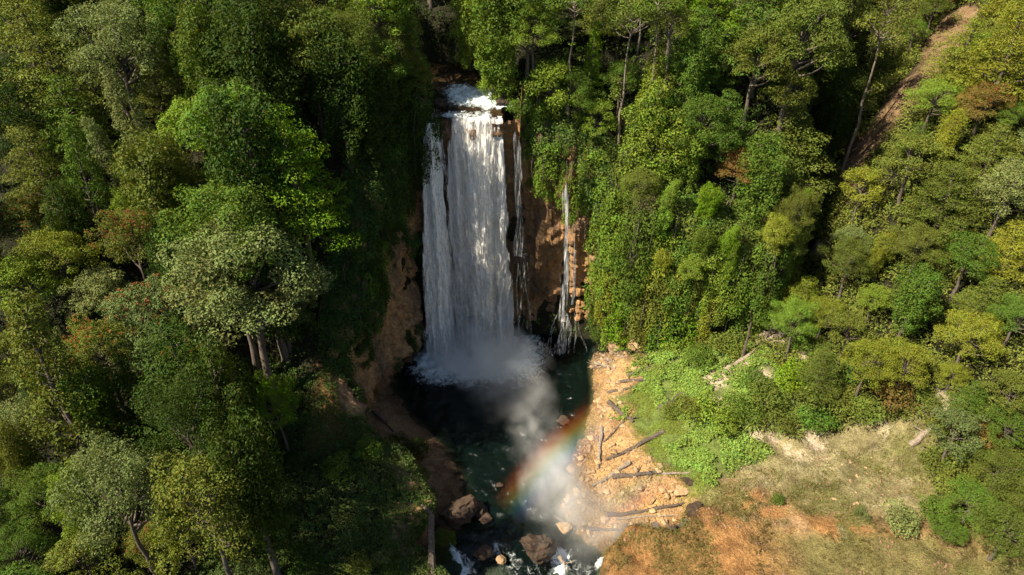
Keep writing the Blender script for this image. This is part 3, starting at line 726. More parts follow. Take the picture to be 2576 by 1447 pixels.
PROTO = {}
def proto_tree(kind, idx, seed):
    rng = np.random.default_rng(seed); tb = MB(); puffs = []; bloom = None
    leaf, per, kw = 0.29, 14.5, {}
    H = 18.0
    lean = rng.normal(size=2) * 0.6
    def axis_at(z): return np.array([lean[0] * (z / H) ** 2, lean[1] * (z / H) ** 2, z])
    if kind in ('dome', 'bloom'):
        Rr = 5.2; zc = 12.6; hh = 5.4
        n = 58
        for i in range(n):
            el = math.asin(rng.uniform(-0.25, 1.0)); az = i * 2.39996 + rng.normal() * 0.35
            f = rng.uniform(0.62, 1.17) * (1 + 0.16 * math.sin(3 * az + seed))
            c = axis_at(zc) + [Rr * f * math.cos(el) * math.cos(az), Rr * f * math.cos(el) * math.sin(az), hh * f * math.sin(el)]
            r = rng.uniform(0.75, 1.75); puffs.append([*c, r, r, r * rng.uniform(0.6, 0.85)])
        for i in range(14):
            az = i * 2.39996; f = 0.15 + 0.5 * (i / 14) ** 0.6; r = rng.uniform(1.0, 1.5)
            puffs.append([*(axis_at(zc) + [Rr * f * math.cos(az), Rr * f * math.sin(az), hh * (0.98 - 0.45 * f * f) + rng.normal() * 0.35]), r, r, r * 0.7])
        trunk_top, tr = 12.5, 0.42
        leaf = (0.25, 0.33, 0.28, 0.40)[idx % 4]; per = 14.5 * (0.29 / leaf) ** 1.5
    elif kind == 'tier':
        n = 0
        for lev in np.linspace(0, 1, 8):
            z = 6.0 + 11.2 * lev; Rr = (1 - lev) ** 0.6 * 4.6 + 0.9; m = int(4 + 6 * (1 - lev)); a0 = rng.random() * 6.28
            for i in range(m):
                az = a0 + i * 6.28 / m + rng.normal() * 0.25
                for rr_ in ((0.55, 1.0) if lev < 0.8 else (0.6,)):
                    f = rr_ * rng.uniform(0.75, 1.15)
                    c = axis_at(z) + [Rr * f * math.cos(az), Rr * f * math.sin(az), -0.25 * Rr * f * 0.5 + rng.normal() * 0.45]
                    r = rng.uniform(1.0, 1.6); puffs.append([*c, r * 1.15, r * 1.15, r * 0.42])
        trunk_top, tr = 16.5, 0.4; kw = dict(up=0.8, scatter=0.4); per = 11.0; leaf = 0.3
    elif kind == 'cone':
        for i in range(64):
            f = (i + 0.5) / 64; z = 4.5 + 13.6 * f; Rr = 2.9 * (1 - f) ** 0.75 + 0.25
            az = i * 2.39996 + rng.normal() * 0.4
            c = axis_at(z) + [Rr * math.cos(az) * rng.uniform(.6, 1.1), Rr * math.sin(az) * rng.uniform(.6, 1.1), rng.normal() * 0.3]
            r = rng.uniform(0.75, 1.25) * (1.1 - 0.35 * f); puffs.append([*c, r, r, r * 0.85])
        trunk_top, tr = 17.0, 0.3; leaf = 0.3
    elif kind == 'vine':
        for col in range(12):
            az = col * 2.39996; rr_ = rng.uniform(0.3, 3.4); x, y = rr_ * math.cos(az), rr_ * math.sin(az)
            zt = 16.5 - rr_ * 1.0 + rng.normal() * 0.9; zb = rng.uniform(2.0, 8.5)
            z = zt
            while z > zb:
                r = rng.uniform(0.7, 1.35) * (0.65 + 0.35 * (z - zb) / (zt - zb + .1))
                puffs.append([x + rng.normal() * .35, y + rng.normal() * .35, z, r, r, r * rng.uniform(0.9, 1.5)]); z -= r * 1.25
        trunk_top, tr = 15.0, 0.38; kw = dict(hang=0.35); leaf = 0.32
    elif kind == 'tall':
        H = 24.0
        for i in range(26):
            el = math.asin(rng.uniform(-0.3, 1.0)); az = i * 2.39996 + rng.normal() * 0.4; f = rng.uniform(0.6, 1.1)
            c = axis_at(20.5) + [3.1 * f * math.cos(el) * math.cos(az), 3.1 * f * math.cos(el) * math.sin(az), 3.2 * f * math.sin(el)]
            r = rng.uniform(0.75, 1.3); puffs.append([*c, r, r, r * 0.65])
        for i in range(7):
            z = rng.uniform(9, 17); az = rng.random() * 6.28; r = rng.uniform(0.5, 0.85)
            puffs.append([*(axis_at(z) + [1.3 * math.cos(az), 1.3 * math.sin(az), 0]), r, r, r * 0.7])
        trunk_top, tr = 21.5, 0.22
    elif kind == 'shrub':
        for i in range(20):
            el = math.asin(rng.uniform(0.0, 1.0)); az = i * 2.39996 + rng.normal() * 0.4; f = rng.uniform(0.55, 1.05)
            c = np.array([1.7 * f * math.cos(el) * math.cos(az), 1.7 * f * math.cos(el) * math.sin(az), 0.55 + 1.75 * f * math.sin(el)])
            r = rng.uniform(0.55, 0.95); puffs.append([*c, r, r, r * 0.8])
        trunk_top, tr = 1.4, 0.09; leaf, per = 0.24, 20.0
    elif kind == 'drape':
        # a curtain of climbers hanging on a rock face; the face is at +y
        for i in range(34):
            z = -rng.random() * 9.0; wdt = 2.2 * (1 - 0.55 * (-z / 9.0)); x = rng.uniform(-1, 1) * wdt
            r = rng.uniform(0.55, 1.0); puffs.append([x, -0.25 - 0.5 * rng.random() + 0.04 * z, z, r, r * 0.75, r * rng.uniform(1.1, 1.9)])
        trunk_top, tr = None, 0.06; leaf, per = 0.3, 12.0; kw = dict(hang=0.4)
    V, F = puff_leaves(puffs, per, leaf, rng, **kw)
    crown = mesh_from('crown_' + kind, V, F); crown.materials.append(M_LEAF)
    P_ = np.asarray(puffs)
    if kind == 'bloom':
        topp = P_[P_[:, 2] > np.percentile(P_[:, 2], 30)].copy(); topp = topp[rng.random(len(topp)) < 0.8]
        small = []
        for p in topp:
            for _ in range(3):
                d = rng.normal(size=3); d[2] = abs(d[2]) + 0.35; d /= np.linalg.norm(d)
                small.append([*(p[:3] + d * p[3:] * 1.02), 0.27, 0.27, 0.2])
        V, F = puff_leaves(small, 26.0, 0.26, rng, low=-2, cull=0.0)
        bloom = mesh_from('new_leaves', V, F); bloom.materials.append(M_BLOOM)
    if trunk_top:
        zz = np.linspace(-1.5, trunk_top, 9)
        pts = np.array([axis_at(max(z, 0)) + [0, 0, min(z, 0)] for z in zz]); pts[1:-1, :2] += rng.normal(size=(7, 2)) * 0.12 * (H / 18)
        tb.tube(pts, tr * (1.25 - 1.0 * (np.linspace(0, 1, 9)) ** 0.8 + 0.05), 8, seed, 0.08)
        order = np.argsort(-P_[:, 3])[:26 if kind != 'shrub' else 8]
        for j in order:
            c = P_[j, :3]; hz = min(trunk_top * 0.97, max(trunk_top * 0.32, c[2] - np.hypot(c[0], c[1]) * rng.uniform(0.35, 0.8)))
            if kind == 'shrub': hz = 0.1
            a = axis_at(hz) if kind != 'shrub' else np.array([0, 0, 0.05])
            tb.tube(bend(a, c, rng, 5), tr * np.linspace(0.42, 0.09, 5), 5, seed + j)
        trunk = tb.mesh('trunk_' + kind, True)
    else:
        for i in range(7):
            x = rng.uniform(-1.8, 1.8)
            tb.tube(bend((x, 0.1, 0.3), (x * 0.8 + rng.normal() * .3, -0.1, -rng.uniform(6, 10.5)), rng, 7), np.linspace(0.07, 0.02, 7), 4, i)
        trunk = tb.mesh('stems', True)
    trunk.materials.append(M_PALEBARK if kind == 'tall' else M_BARK)
    PROTO.setdefault(kind, []).append((trunk, crown, bloom))

sd = 100
for kind, cnt in (('dome', 4), ('tier', 3), ('cone', 2), ('vine', 3), ('tall', 2), ('bloom', 2), ('shrub', 4), ('drape', 3)):
    for i in range(cnt):
        sd += 1; proto_tree(kind, i, sd)

# leaf colours of the different trees
TONE = {'grey': ((0.150, 0.200, 0.062), 'grey-green'), 'olive': ((0.116, 0.160, 0.026), 'olive-green'), 'green': ((0.078, 0.155, 0.020), 'mid-green'),
        'vivid': ((0.105, 0.225, 0.012), 'vivid green'), 'yellow': ((0.185, 0.235, 0.026), 'yellow-green'), 'dark': ((0.034, 0.072, 0.010), 'dark green'),
        'lime': ((0.150, 0.260, 0.030), 'light green'), 'rust': ((0.20, 0.160, 0.035), 'rust-tinted')}
FORM = {'dome': 'domed tree', 'tier': 'tiered tree', 'cone': 'conical tree', 'vine': 'creeper-draped tree', 'tall': 'tall bare-stemmed tree', 'bloom': 'red-tipped tree', 'shrub': 'shrub', 'drape': 'hanging creeper'}
NAME = {'dome': 'broadleaf_tree', 'tier': 'tiered_tree', 'cone': 'conical_tree', 'vine': 'creeper_covered_tree', 'tall': 'tall_tree', 'bloom': 'red_tipped_tree', 'shrub': 'shrub', 'drape': 'hanging_creeper'}
CENTRE = {'dome': (13.2, 5.9), 'bloom': (13.2, 5.9), 'tier': (11.5, 5.6), 'cone': (11.0, 3.4), 'vine': (9.5, 3.9), 'tall': (20.0, 3.7), 'shrub': (1.4, 2.2), 'drape': (-4.5, 2.4)}
PLANTS = []
def plant(kind, loc, s=1.0, sz=None, tone='green', rot=None, idx=None, tilt=(0, 0), zone_=None):
    k = len(PLANTS)
    trunk, crown, bloom = PROTO[kind][(k if idx is None else idx) % len(PROTO[kind])]
    o = empty(NAME[kind], loc)
    o.rotation_euler = (tilt[0], tilt[1], R.random() * 6.28 if rot is None else rot)
    o.scale = (s, s, s if sz is None else sz)
    nm = 'stems' if kind in ('drape', 'shrub') else 'trunk'
    link(nm, trunk, None, o)
    c = link('foliage' if kind in ('drape', 'shrub') else 'crown', crown, None, o)
    j = R.uniform(0.82, 1.18); jj = R.uniform(0.94, 1.06)
    b = TONE[tone][0]; c.color = (b[0] * j * jj, b[1] * j, b[2] * j, 1)
    if bloom is not None:
        q = link('new_leaves', bloom, None, o); q.color = (0.24 * j, 0.13 * j, 0.035, 1)
    PLANTS.append(dict(o=o, kind=kind, tone=tone, loc=np.array(loc), s=s, zone=zone_))
    return o

TAKEN = []
def feature(u, v, d, kind, tone, sz=1.0, idx=None):
    """a tree of the photograph: crown centre at (u, v), crown width d, in photo pixels"""
    hc, rr_ = CENTRE[kind]; s = 1.0
    for _ in range(3):
        p = on_ray(u, v, hc * s * sz); dep = proj(p)[0, 2]; s = (d / 2) / FPX * dep / rr_
    g = float(zat(p[0], p[1])[0])
    plant(kind, (p[0], p[1], g - 0.3), s, s * sz, tone, idx=idx)
    TAKEN.append((p[0], p[1], rr_ * s))

FEAT = [
    # left slope
    (735, 430, 240, 'tier', 'vivid', 1.25, 0), (590, 720, 320, 'dome', 'grey', 0.95, 1), (700, 760, 150, 'dome', 'grey', 1.0, 2), (352, 320, 130, 'cone', 'grey', 1.1, 0), (262, 400, 110, 'cone', 'grey', 1.0, 1),
    (420, 440, 190, 'dome', 'olive', 1.1, 0), (500, 330, 190, 'dome', 'lime', 1.0, 3), (570, 400, 170, 'tier', 'green', 1.0, 1), (290, 130, 240, 'dome', 'grey', 1.1, 2),
    (130, 150, 260, 'tier', 'olive', 1.0, 2), (40, 60, 200, 'dome', 'olive', 1.0, 0), (480, 40, 220, 'dome', 'green', 1.0, 1), (600, 90, 220, 'tier', 'green', 1.0, 0), (780, 130, 220, 'dome', 'olive', 1.0, 3),
    (330, 610, 180, 'bloom', 'olive', 1.0, 0), (380, 800, 200, 'bloom', 'grey', 1.0, 1), (250, 890, 190, 'bloom', 'olive', 1.0, 0), (150, 660, 180, 'dome', 'yellow', 1.0, 2), (50, 720, 180, 'dome', 'lime', 1.0, 1),
    (55, 560, 130, 'bloom', 'olive', 1.0, 1), (470, 930, 170, 'bloom', 'lime', 1.0, 0), (430, 640, 130, 'tier', 'dark', 1.0, 1), (250, 740, 150, 'dome', 'grey', 1.0, 3), (690, 1010, 130, 'dome', 'vivid', 1.3, 0),
    (555, 1185, 90, 'dome', 'lime', 1.1, 1), (515, 1225, 110, 'cone', 'grey', 1.0, 0), (450, 1330, 140, 'dome', 'yellow', 1.1, 2), (325, 1210, 160, 'dome', 'grey', 1.0, 3), (110, 1250, 180, 'dome', 'green', 1.0, 0),
    (120, 960, 220, 'cone', 'olive', 1.1, 1), (40, 1080, 160, 'dome', 'grey', 1.0, 2), (560, 1290, 110, 'dome', 'grey', 1.0, 1), (200, 1400, 150, 'dome', 'olive', 1.0, 3), (40, 1400, 160, 'dome', 'green', 1.0, 0),
    (370, 1360, 110, 'bloom', 'olive', 1.0, 0), (560, 1060, 150, 'vine', 'green', 1.0, 0), (400, 530, 200, 'vine', 'olive', 1.0, 1), (250, 1060, 170, 'vine', 'green', 1.0, 2), (100, 420, 190, 'tier', 'olive', 1.0, 1),
    (180, 300, 200, 'tier', 'green', 1.0, 2), (520, 200, 170, 'vine', 'green', 1.0, 0), (660, 230, 190, 'vine', 'dark', 1.1, 1), (880, 110, 180, 'dome', 'olive', 1.0, 0), (960, 50, 170, 'dome', 'lime', 1.0, 1),
    (860, 270, 180, 'vine', 'dark', 1.0, 2), (950, 200, 150, 'dome', 'green', 1.0, 3), (1045, 190, 90, 'cone', 'olive', 1.2, 0), (1000, 90, 110, 'cone', 'olive', 1.0, 1), (960, 330, 150, 'vine', 'dark', 1.0, 0), (1030, 290, 90, 'vine', 'dark', 1.0, 1),
    (60, 250, 200, 'tier', 'dark', 1.0, 0), (700, 60, 190, 'dome', 'olive', 1.0, 2), (390, 200, 160, 'tier', 'olive', 1.0, 1),
    # right of the river and on the cliff top
    (1180, 70, 120, 'vine', 'lime', 0.9, 0), (1260, 120, 170, 'vine', 'green', 0.9, 1), (1330, 50, 170, 'dome', 'green', 1.0, 2), (1240, 200, 120, 'vine', 'lime', 0.8, 2), (1340, 170, 150, 'dome', 'lime', 0.9, 0),
    (1385, 285, 150, 'dome', 'lime', 1.1, 3), (1490, 330, 110, 'dome', 'lime', 1.0, 1), (1440, 240, 120, 'dome', 'green', 1.0, 0), (1490, 140, 60, 'cone', 'vivid', 1.2, 0), (1440, 30, 150, 'tall', 'green', 1.0, 0),
    (1585, 60, 140, 'tall', 'olive', 1.0, 1), (1665, 30, 140, 'tall', 'green', 1.0, 0), (1690, 60, 120, 'tall', 'olive', 1.0, 1), (1560, 200, 100, 'dome', 'green', 1.0, 2), (1648, 210, 90, 'cone', 'yellow', 1.0, 1),
    (1760, 110, 170, 'tier', 'green', 1.0, 0), (1790, 40, 150, 'dome', 'vivid', 1.0, 3), (1640, 370, 170, 'vine', 'lime', 0.9, 0), (1760, 320, 150, 'dome', 'green', 1.0, 1), (1900, 150, 180, 'dome', 'olive', 1.0, 2), (1890, 40, 150, 'dome', 'grey', 1.0, 0),
    (2070, 140, 160, 'tier', 'green', 1.0, 1), (1985, 370, 230, 'tier', 'olive', 0.95, 2), (1990, 240, 120, 'dome', 'olive', 1.0, 3), (1860, 420, 110, 'bloom', 'rust', 0.9, 1), (1720, 430, 130, 'vine', 'lime', 0.9, 1), (1830, 300, 140, 'tier', 'green', 1.0, 0),
    (1640, 290, 130, 'dome', 'green', 1.0, 2), (1900, 500, 150, 'vine', 'green', 0.9, 2), (1730, 220, 130, 'vine', 'green', 1.0, 0), (2100, 300, 130, 'vine', 'dark', 1.0, 1), (2230, 60, 150, 'tall', 'olive', 1.0, 1), (2120, 40, 150, 'dome', 'olive', 1.0, 0),
    # right hillside
    (2435, 850, 150, 'dome', 'yellow', 0.8, 2), (2400, 940, 80, 'dome', 'yellow', 0.7, 0), (2540, 480, 170, 'dome', 'grey', 0.9, 1), (2480, 260, 130, 'bloom', 'rust', 0.8, 0), (2390, 480, 170, 'tier', 'olive', 0.8, 0), (2300, 400, 160, 'dome', 'olive', 0.8, 3),
    (2500, 380, 150, 'tier', 'olive', 0.8, 1), (2550, 120, 200, 'tier', 'yellow', 0.9, 2), (2430, 120, 150, 'tier', 'yellow', 0.9, 0), (2320, 620, 150, 'dome', 'olive', 0.7, 0), (2440, 650, 150, 'dome', 'green', 0.8, 1), (2550, 620, 140, 'tier', 'yellow', 0.8, 2),
    (2480, 750, 130, 'tier', 'olive', 0.8, 1), (2300, 760, 150, 'vine', 'green', 0.7, 1), (2560, 800, 130, 'dome', 'green', 0.8, 2), (2350, 250, 140, 'dome', 'lime', 0.7, 2), (2550, 980, 120, 'dome', 'olive', 0.7, 3), (2520, 1180, 150, 'dome', 'olive', 0.7, 0), (2450, 1260, 140, 'dome', 'green', 0.6, 1), (2540, 1330, 170, 'dome', 'olive', 0.7, 2),
    (2540, 1070, 120, 'dome', 'green', 0.7, 1), (2390, 1330, 90, 'dome', 'green', 0.5, 3),
]
for f in FEAT: feature(*f)
for x, y, k_, s_, tn in ((-28, 59, 'dome', 1.25, 'grey'), (-28, 67, 'vine', 1.4, 'dark'), (-26, 76, 'vine', 0.9, 'dark'), (-27, 62, 'vine', 1.2, 'dark'), (-34, 53, 'tier', 1.1, 'dark'), (-22, 82, 'vine', 0.8, 'green'), (-30, 64, 'dome', 1.1, 'green'), (-31, 73, 'dome', 1.0, 'green'), (-29, 81, 'tier', 1.2, 'dark'),
                         (-18, 90, 'dome', 0.9, 'green'), (-15, 95, 'vine', 1.0, 'dark'), (-12, 107, 'dome', 1.1, 'dark'), (-1.5, 99, 'vine', 1.0, 'green'), (-4, 108, 'vine', 1.2, 'dark'), (-6, 116, 'dome', 1.2, 'dark'), (-18, 114, 'dome', 1.2, 'dark'), (-20, 123, 'dome', 1.3, 'dark'), (-8, 126, 'dome', 1.3, 'dark'), (-19, 131, 'dome', 1.3, 'dark'), (-7, 103, 'vine', .9, 'dark'), (-15, 109, 'vine', .9, 'dark'), (-9.5, 117, 'vine', .9, 'dark'), (-10, 135, 'dome', 1.3, 'dark'), (-13.2, 121, 'dome', 1.1, 'dark'), (-30, 44, 'dome', .8, 'dark'), (-27, 38, 'dome', .75, 'olive'), (-35, 39, 'dome', .75, 'grey'), (-29, 50, 'vine', 1.1, 'dark'), (-23.5, 40, 'vine', .95, 'dark'), (-17, 120, 'vine', 1.0, 'dark'), (35.5, 87, 'dome', 1.0, 'olive'), (37.5, 95, 'vine', 1.2, 'green'), (41, 103, 'tier', 1.2, 'olive'), (33, 92, 'tier', 1.2, 'green')):  # several use the dark tone to paint shaded masses between crowns
    plant(k_, (x, y, float(zat(x, y)[0]) - 0.3), s_, s_ * (1.4 if y < 48 else 1.0), tn); TAKEN.append((x, y, CENTRE[k_][1] * s_))

# fill the forest between them
def in_any(x, y, names_):
    r = np.zeros(len(x), bool)
    for nm in names_: r |= inside(x, y, nm)
    return r
CLEAR = [Z_RIBS, Z_BEACH, Z_GRASS, Z_BARE, MOUND, Z_MUD, Z_SLIDE]
CLEAR_LOW = CLEAR[:-1]
def free(x, y, rr_, over=0.66):
    return all((x - a) ** 2 + (y - b) ** 2 > ((rr_ + c) * over) ** 2 for a, b, c in TAKEN)
def signed_cliff(x, y):
    d = poly_dist(x, y, CLIFF); return np.where(inside(x, y, PLATEAU), d, -d)
rs = np.random.default_rng(5)
cx, cy_ = rs.uniform(-92, 80, 9000), rs.uniform(26, 138, 9000)
cz = zat(cx, cy_); pj = proj(np.stack([cx, cy_, cz + 9], 1))
vis = (pj[:, 0] > -130) & (pj[:, 0] < 2700) & (pj[:, 1] > -160) & (pj[:, 1] < 1560)
sdist = signed_cliff(cx, cy_); rvd = river_dist(cx, cy_)
clear = in_any(cx, cy_, CLEAR)
x_slide = poly_dist(cx, cy_, Z_SLIDE, True)
on_mound = (cx > -27) & (cy_ < 60) & (cx < 0)
nfill = 0
for k in range(len(cx)):
    if x_slide[k] < (4.0 if cy_[k] < 110 else 0): continue
    if not vis[k] or clear[k] or (rvd[k] < (3.8 if cy_[k] > 97 else 6.0) and cy_[k] > 83): continue
    x, y, z = cx[k], cy_[k], cz[k]
    left = x < -5
    if sdist[k] > 2.2:
        if on_mound[k]: continue
        kind = rs.choice(['dome', 'tier', 'vine', 'cone', 'bloom', 'tall'], p=[.40, .2, .22, .1, .06, .02] if left else [.36, .22, .30, .06, .03, .03])
        tone = rs.choice(['grey', 'olive', 'green', 'dark', 'lime', 'yellow'], p=[.2, .25, .24, .21, .06, .04] if left else [.08, .26, .30, .12, .16, .08])
        s = rs.uniform(0.52, 0.88) * (0.8 if y < 60 else 1)
        if sdist[k] < 6: s *= 0.55
    elif sdist[k] < (-2 if y < 79 else -9) and x > 28 and z > 8:
        kind = rs.choice(['dome', 'tier', 'vine', 'bloom'], p=[.5, .3, .15, .05]); tone = rs.choice(['olive', 'yellow', 'green', 'grey', 'lime', 'rust'], p=[.38, .2, .2, .12, .07, .03]); s = rs.uniform(0.35, 0.62)
    else: continue
    rr_ = CENTRE[kind][1] * s
    if kind == 'tall': rr_ = 2.6
    if not free(x, y, rr_): continue
    plant(kind, (x, y, z - 0.3), s, s * rs.uniform(0.85, 1.15) * (1.2 if left else 1.0), str(tone)); TAKEN.append((x, y, rr_)); nfill += 1
    if nfill > 250: break
print('filled', nfill, 'trees', len(PLANTS))
# ------------------------------------------------------------------ undergrowth, creepers, grass
def clumps(C, Nn, rad, n_leaf, leaf, rng, up=0.35, flat=0.8, aspect=0.5, scatter=0.5):
    """leaf clumps centred on C with surface normals Nn"""
    m = len(C); rad = np.broadcast_to(rad, (m,))
    idx = np.repeat(np.arange(m), n_leaf)
    d = rng.normal(size=(len(idx), 3)); d /= np.linalg.norm(d, axis=1)[:, None]
    nn = Nn[idx]; neg = (d * nn).sum(1) < -0.25; d[neg] *= -1
    q = C[idx] + d * rad[idx][:, None] * rng.uniform(0.55, 1.1, len(idx))[:, None]
    q += nn * (rad[idx] * (flat - 0.6))[:, None]
    nr = d + nn * 0.4 + np.array([0, 0, up]) + scatter * rng.normal(size=d.shape)
    return leaf_quads(q, nr, leaf, rng, aspect)

GN = np.zeros(GX.shape + (3,))
GN[..., 0] = -np.gradient(GZ, AX, axis=0); GN[..., 1] = -np.gradient(GZ, AY, axis=1); GN[..., 2] = 1
GN /= np.linalg.norm(GN, axis=2)[..., None]
def nat(x, y):
    i = np.clip(np.searchsorted(AX, x) - 1, 0, len(AX) - 2); j = np.clip(np.searchsorted(AY, y) - 1, 0, len(AY) - 2)
    return GN[i, j]
def sample_ground(n, x0, x1, y0, y1, rng):
    x, y = rng.uniform(x0, x1, n), rng.uniform(y0, y1, n); nn = nat(x, y)
    keep = rng.random(n) < np.clip(0.35 / np.maximum(nn[:, 2], 0.12), 0, 1)
    x, y, nn = x[keep], y[keep], nn[keep]; z = zat(x, y)
    pj = proj(np.stack([x, y, z + 1], 1))
    v = (pj[:, 0] > -100) & (pj[:, 0] < 2680) & (pj[:, 1] > -120) & (pj[:, 1] < 1530)
    return x[v], y[v], z[v], nn[v]
def stuff(name, V, F, col, mat, label, cat):
    me = mesh_from(name, V, F); o = link(name, me, mat, kind='stuff', label=label, category=cat)
    o.color = (*col, 1); return o
ru = np.random.default_rng(21)
def cover_mesh(x, y, z, nn, r0, r1, nl, leaf, lift=0.35, **kw):
    rad = ru.uniform(r0, r1, len(x)) * (0.75 + 0.5 * smooth(-0.3, 0.4, fbm(np.stack([x * .3, y * .3, 0 * x], 1), 2, 12)))
    C = np.stack([x, y, z], 1) + nn * (rad * lift)[:, None]
    return clumps(C, nn, rad, nl, leaf, ru, **kw)

x, y, z, nn = sample_ground(46000, -95, 80, 28, 140, ru)
sd_ = signed_cliff(x, y); rv = river_dist(x, y); cl = in_any(x, y, CLEAR)
wob = 1.4 * fbm(np.stack([x * .4, y * .4, 0 * x], 1), 3, 33)
base_ok = ~cl & ~((rv < np.where(y > 95, 2.6, 4.3) + wob * 0.3) & (y > 84)) & (z > 0.8)
mound_l = (x > -27) & (y < 60.5) & (x < 0) & (sd_ > 0)
s1 = base_ok & (sd_ > 0.6) & ~mound_l
lf = s1 & (x < -4); rt = s1 & (x >= -4)
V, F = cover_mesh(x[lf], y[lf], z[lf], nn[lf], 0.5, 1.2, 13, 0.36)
stuff('undergrowth', V, F, (0.032, 0.060, 0.012), M_COVER, 'green undergrowth, darkened for shade, covering the forest floor left of the falls', 'undergrowth')  # leaf colour lowered to paint the shade of the gaps between crowns
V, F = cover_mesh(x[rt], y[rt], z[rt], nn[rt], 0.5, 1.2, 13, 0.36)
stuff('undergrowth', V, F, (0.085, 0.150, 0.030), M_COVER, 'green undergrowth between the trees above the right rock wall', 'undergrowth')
x2, y2, z2, nn2 = sample_ground(60000, 10, 80, 40, 125, ru)
sd2 = signed_cliff(x2, y2); cl2 = in_any(x2, y2, CLEAR_LOW) | (inside(x2, y2, Z_SLIDE) & (fbm(np.stack([x2 * .3, y2 * .3, 0 * x2], 1), 3, 48) + 0.4 * ru.random(len(x2)) > -0.5))
for pl in Z_PATCH: cl2 |= inside(x2, y2, pl)
h2 = ~cl2 & (sd2 < -0.2) & (z2 > 3.5)
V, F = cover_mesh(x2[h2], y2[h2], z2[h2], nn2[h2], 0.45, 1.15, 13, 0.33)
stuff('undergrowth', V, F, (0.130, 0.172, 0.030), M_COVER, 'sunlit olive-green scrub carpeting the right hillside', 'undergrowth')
# the shaded ledge left of the pool
x3, y3 = ru.uniform(-32, -5, 16000), ru.uniform(26, 62, 16000); z3 = zat(x3, y3); m3 = signed_cliff(x3, y3) > -0.4
m3 &= (z3 > 1.2); x3, y3, z3 = x3[m3], y3[m3], z3[m3]; n3_ = nat(x3, y3)
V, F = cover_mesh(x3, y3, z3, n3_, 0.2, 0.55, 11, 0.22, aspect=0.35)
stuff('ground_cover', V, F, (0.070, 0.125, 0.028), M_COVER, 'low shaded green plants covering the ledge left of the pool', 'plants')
# the green fan right of the pool
x4, y4 = ru.uniform(8, 48, 60000), ru.uniform(52, 82, 60000); d4 = poly_dist(x4, y4, Z_GRASS, True); i4 = inside(x4, y4, Z_GRASS)
sgn = np.where(i4, d4, -d4) + 1.3 * fbm(np.stack([x4 * .4, y4 * .4, 0 * x4], 1), 4, 44)
hole = fbm(np.stack([x4 * .55, y4 * .55, 0 * x4 + 5], 1), 3, 45)
m4 = (ru.random(len(x4)) < smooth(-2.2, 2.2, sgn)) & (hole < 0.42) & (signed_cliff(x4, y4) < -0.3)
for pl in Z_PATCH: m4 &= ~(inside(x4, y4, pl) & (ru.random(len(x4)) < 0.85))
x4, y4 = x4[m4], y4[m4]; z4 = zat(x4, y4); n4 = nat(x4, y4)
br = (smooth(13, 24, x4 + 0.35 * (y4 - 66)) + 0.9 * fbm(np.stack([x4 * .22, y4 * .22, 0 * x4 + 9], 1), 3, 46)) > 0.45
hh4 = 0.12 + 0.55 * smooth(0.0, 0.6, fbm(np.stack([x4 * .5, y4 * .5, 0 * x4 + 2], 1), 3, 47))
V, F = cover_mesh(x4[br], y4[br], z4[br] + hh4[br] * ru.random(br.sum()), n4[br], 0.12, 0.38, 7, 0.23, aspect=0.8, up=0.8)
stuff('ground_cover', V, F, (0.155, 0.275, 0.050), M_COVER, 'broad-leaved sea-green ground cover on the slope right of the pool', 'plants')
V, F = cover_mesh(x4[~br], y4[~br], z4[~br], n4[~br], 0.08, 0.22, 7, 0.13, aspect=0.3, up=0.5)
stuff('grass', V, F, (0.21, 0.29, 0.045), M_COVER, 'fine yellow-green grass between the rubble beach and leafy slope', 'grass')
# thin turf on the bare ground and the earth mound
x5, y5 = ru.uniform(8, 60, 50000), ru.uniform(34, 68, 50000); i5 = inside(x5, y5, Z_BARE) | inside(x5, y5, MOUND)
q5 = fbm(np.stack([x5 * .16, y5 * .16, 0 * x5 + 3], 1), 4, 77) + 0.35 * fbm(np.stack([x5 * .7, y5 * .7, 0 * x5 + 3], 1), 3, 78)
m5 = i5 & (q5 > -0.05 + 0.25 * ru.random(len(x5))) & (ru.random(len(x5)) < 0.6)
x5, y5 = x5[m5], y5[m5]; z5 = zat(x5, y5); n5_ = nat(x5, y5)
V, F = cover_mesh(x5, y5, z5, n5_, 0.05, 0.28, 6, 0.19, aspect=0.25, up=0.5)
stuff('grass', V, F, (0.19, 0.19, 0.050), M_COVER, 'thin dry turf on the pale clearing and earth mound', 'grass')

# creepers on the rock
def cliff_points(CL, n, rng):
    V, inn = CL; a, b = V.shape[:2]
    ar = np.linalg.norm(np.cross(V[2:, 1:-1] - V[:-2, 1:-1], V[1:-1, 2:] - V[1:-1, :-2]), axis=2); pr = (ar / ar.sum()).ravel()
    kk = rng.choice(len(pr), n, p=pr); i = kk // (b - 2) + 1; j = kk % (b - 2) + 1
    p = V[i, j] + (V[i + 1, j] - V[i - 1, j]) * (rng.random((n, 1)) - 0.5) * 0.8 + (V[i, j + 1] - V[i, j - 1]) * (rng.random((n, 1)) - 0.5) * 0.9; du = V[i + 1, j] - V[i - 1, j]; dv = V[i, j + 1] - V[i, j - 1]
    nn = np.cross(dv, du); nn /= np.linalg.norm(nn, axis=1)[:, None] + 1e-9
    flip = (nn[:, :2] * inn[i]).sum(1) < 0; nn[flip] *= -1
    return p, nn, inn[i], j / b
def left_line(p):      # rock shows below this height on the left cliff
    return np.interp(p[:, 1], [58, 62, 66, 70, 75, 80, 84, 88], [16, 17, 17.5, 18, 20, 24, 28, 31]) + 2.2 * fbm(p * [.35, .35, .12], 3, 81)
GREENL = []
p, nn, inn, tt = cliff_points(CL_LEFT, 15000, ru)
k = p[:, 2] > left_line(p)
spl = fbm(p * [.3, .3, .2], 3, 83) > 0.42
k |= spl & (p[:, 2] > 2.5)
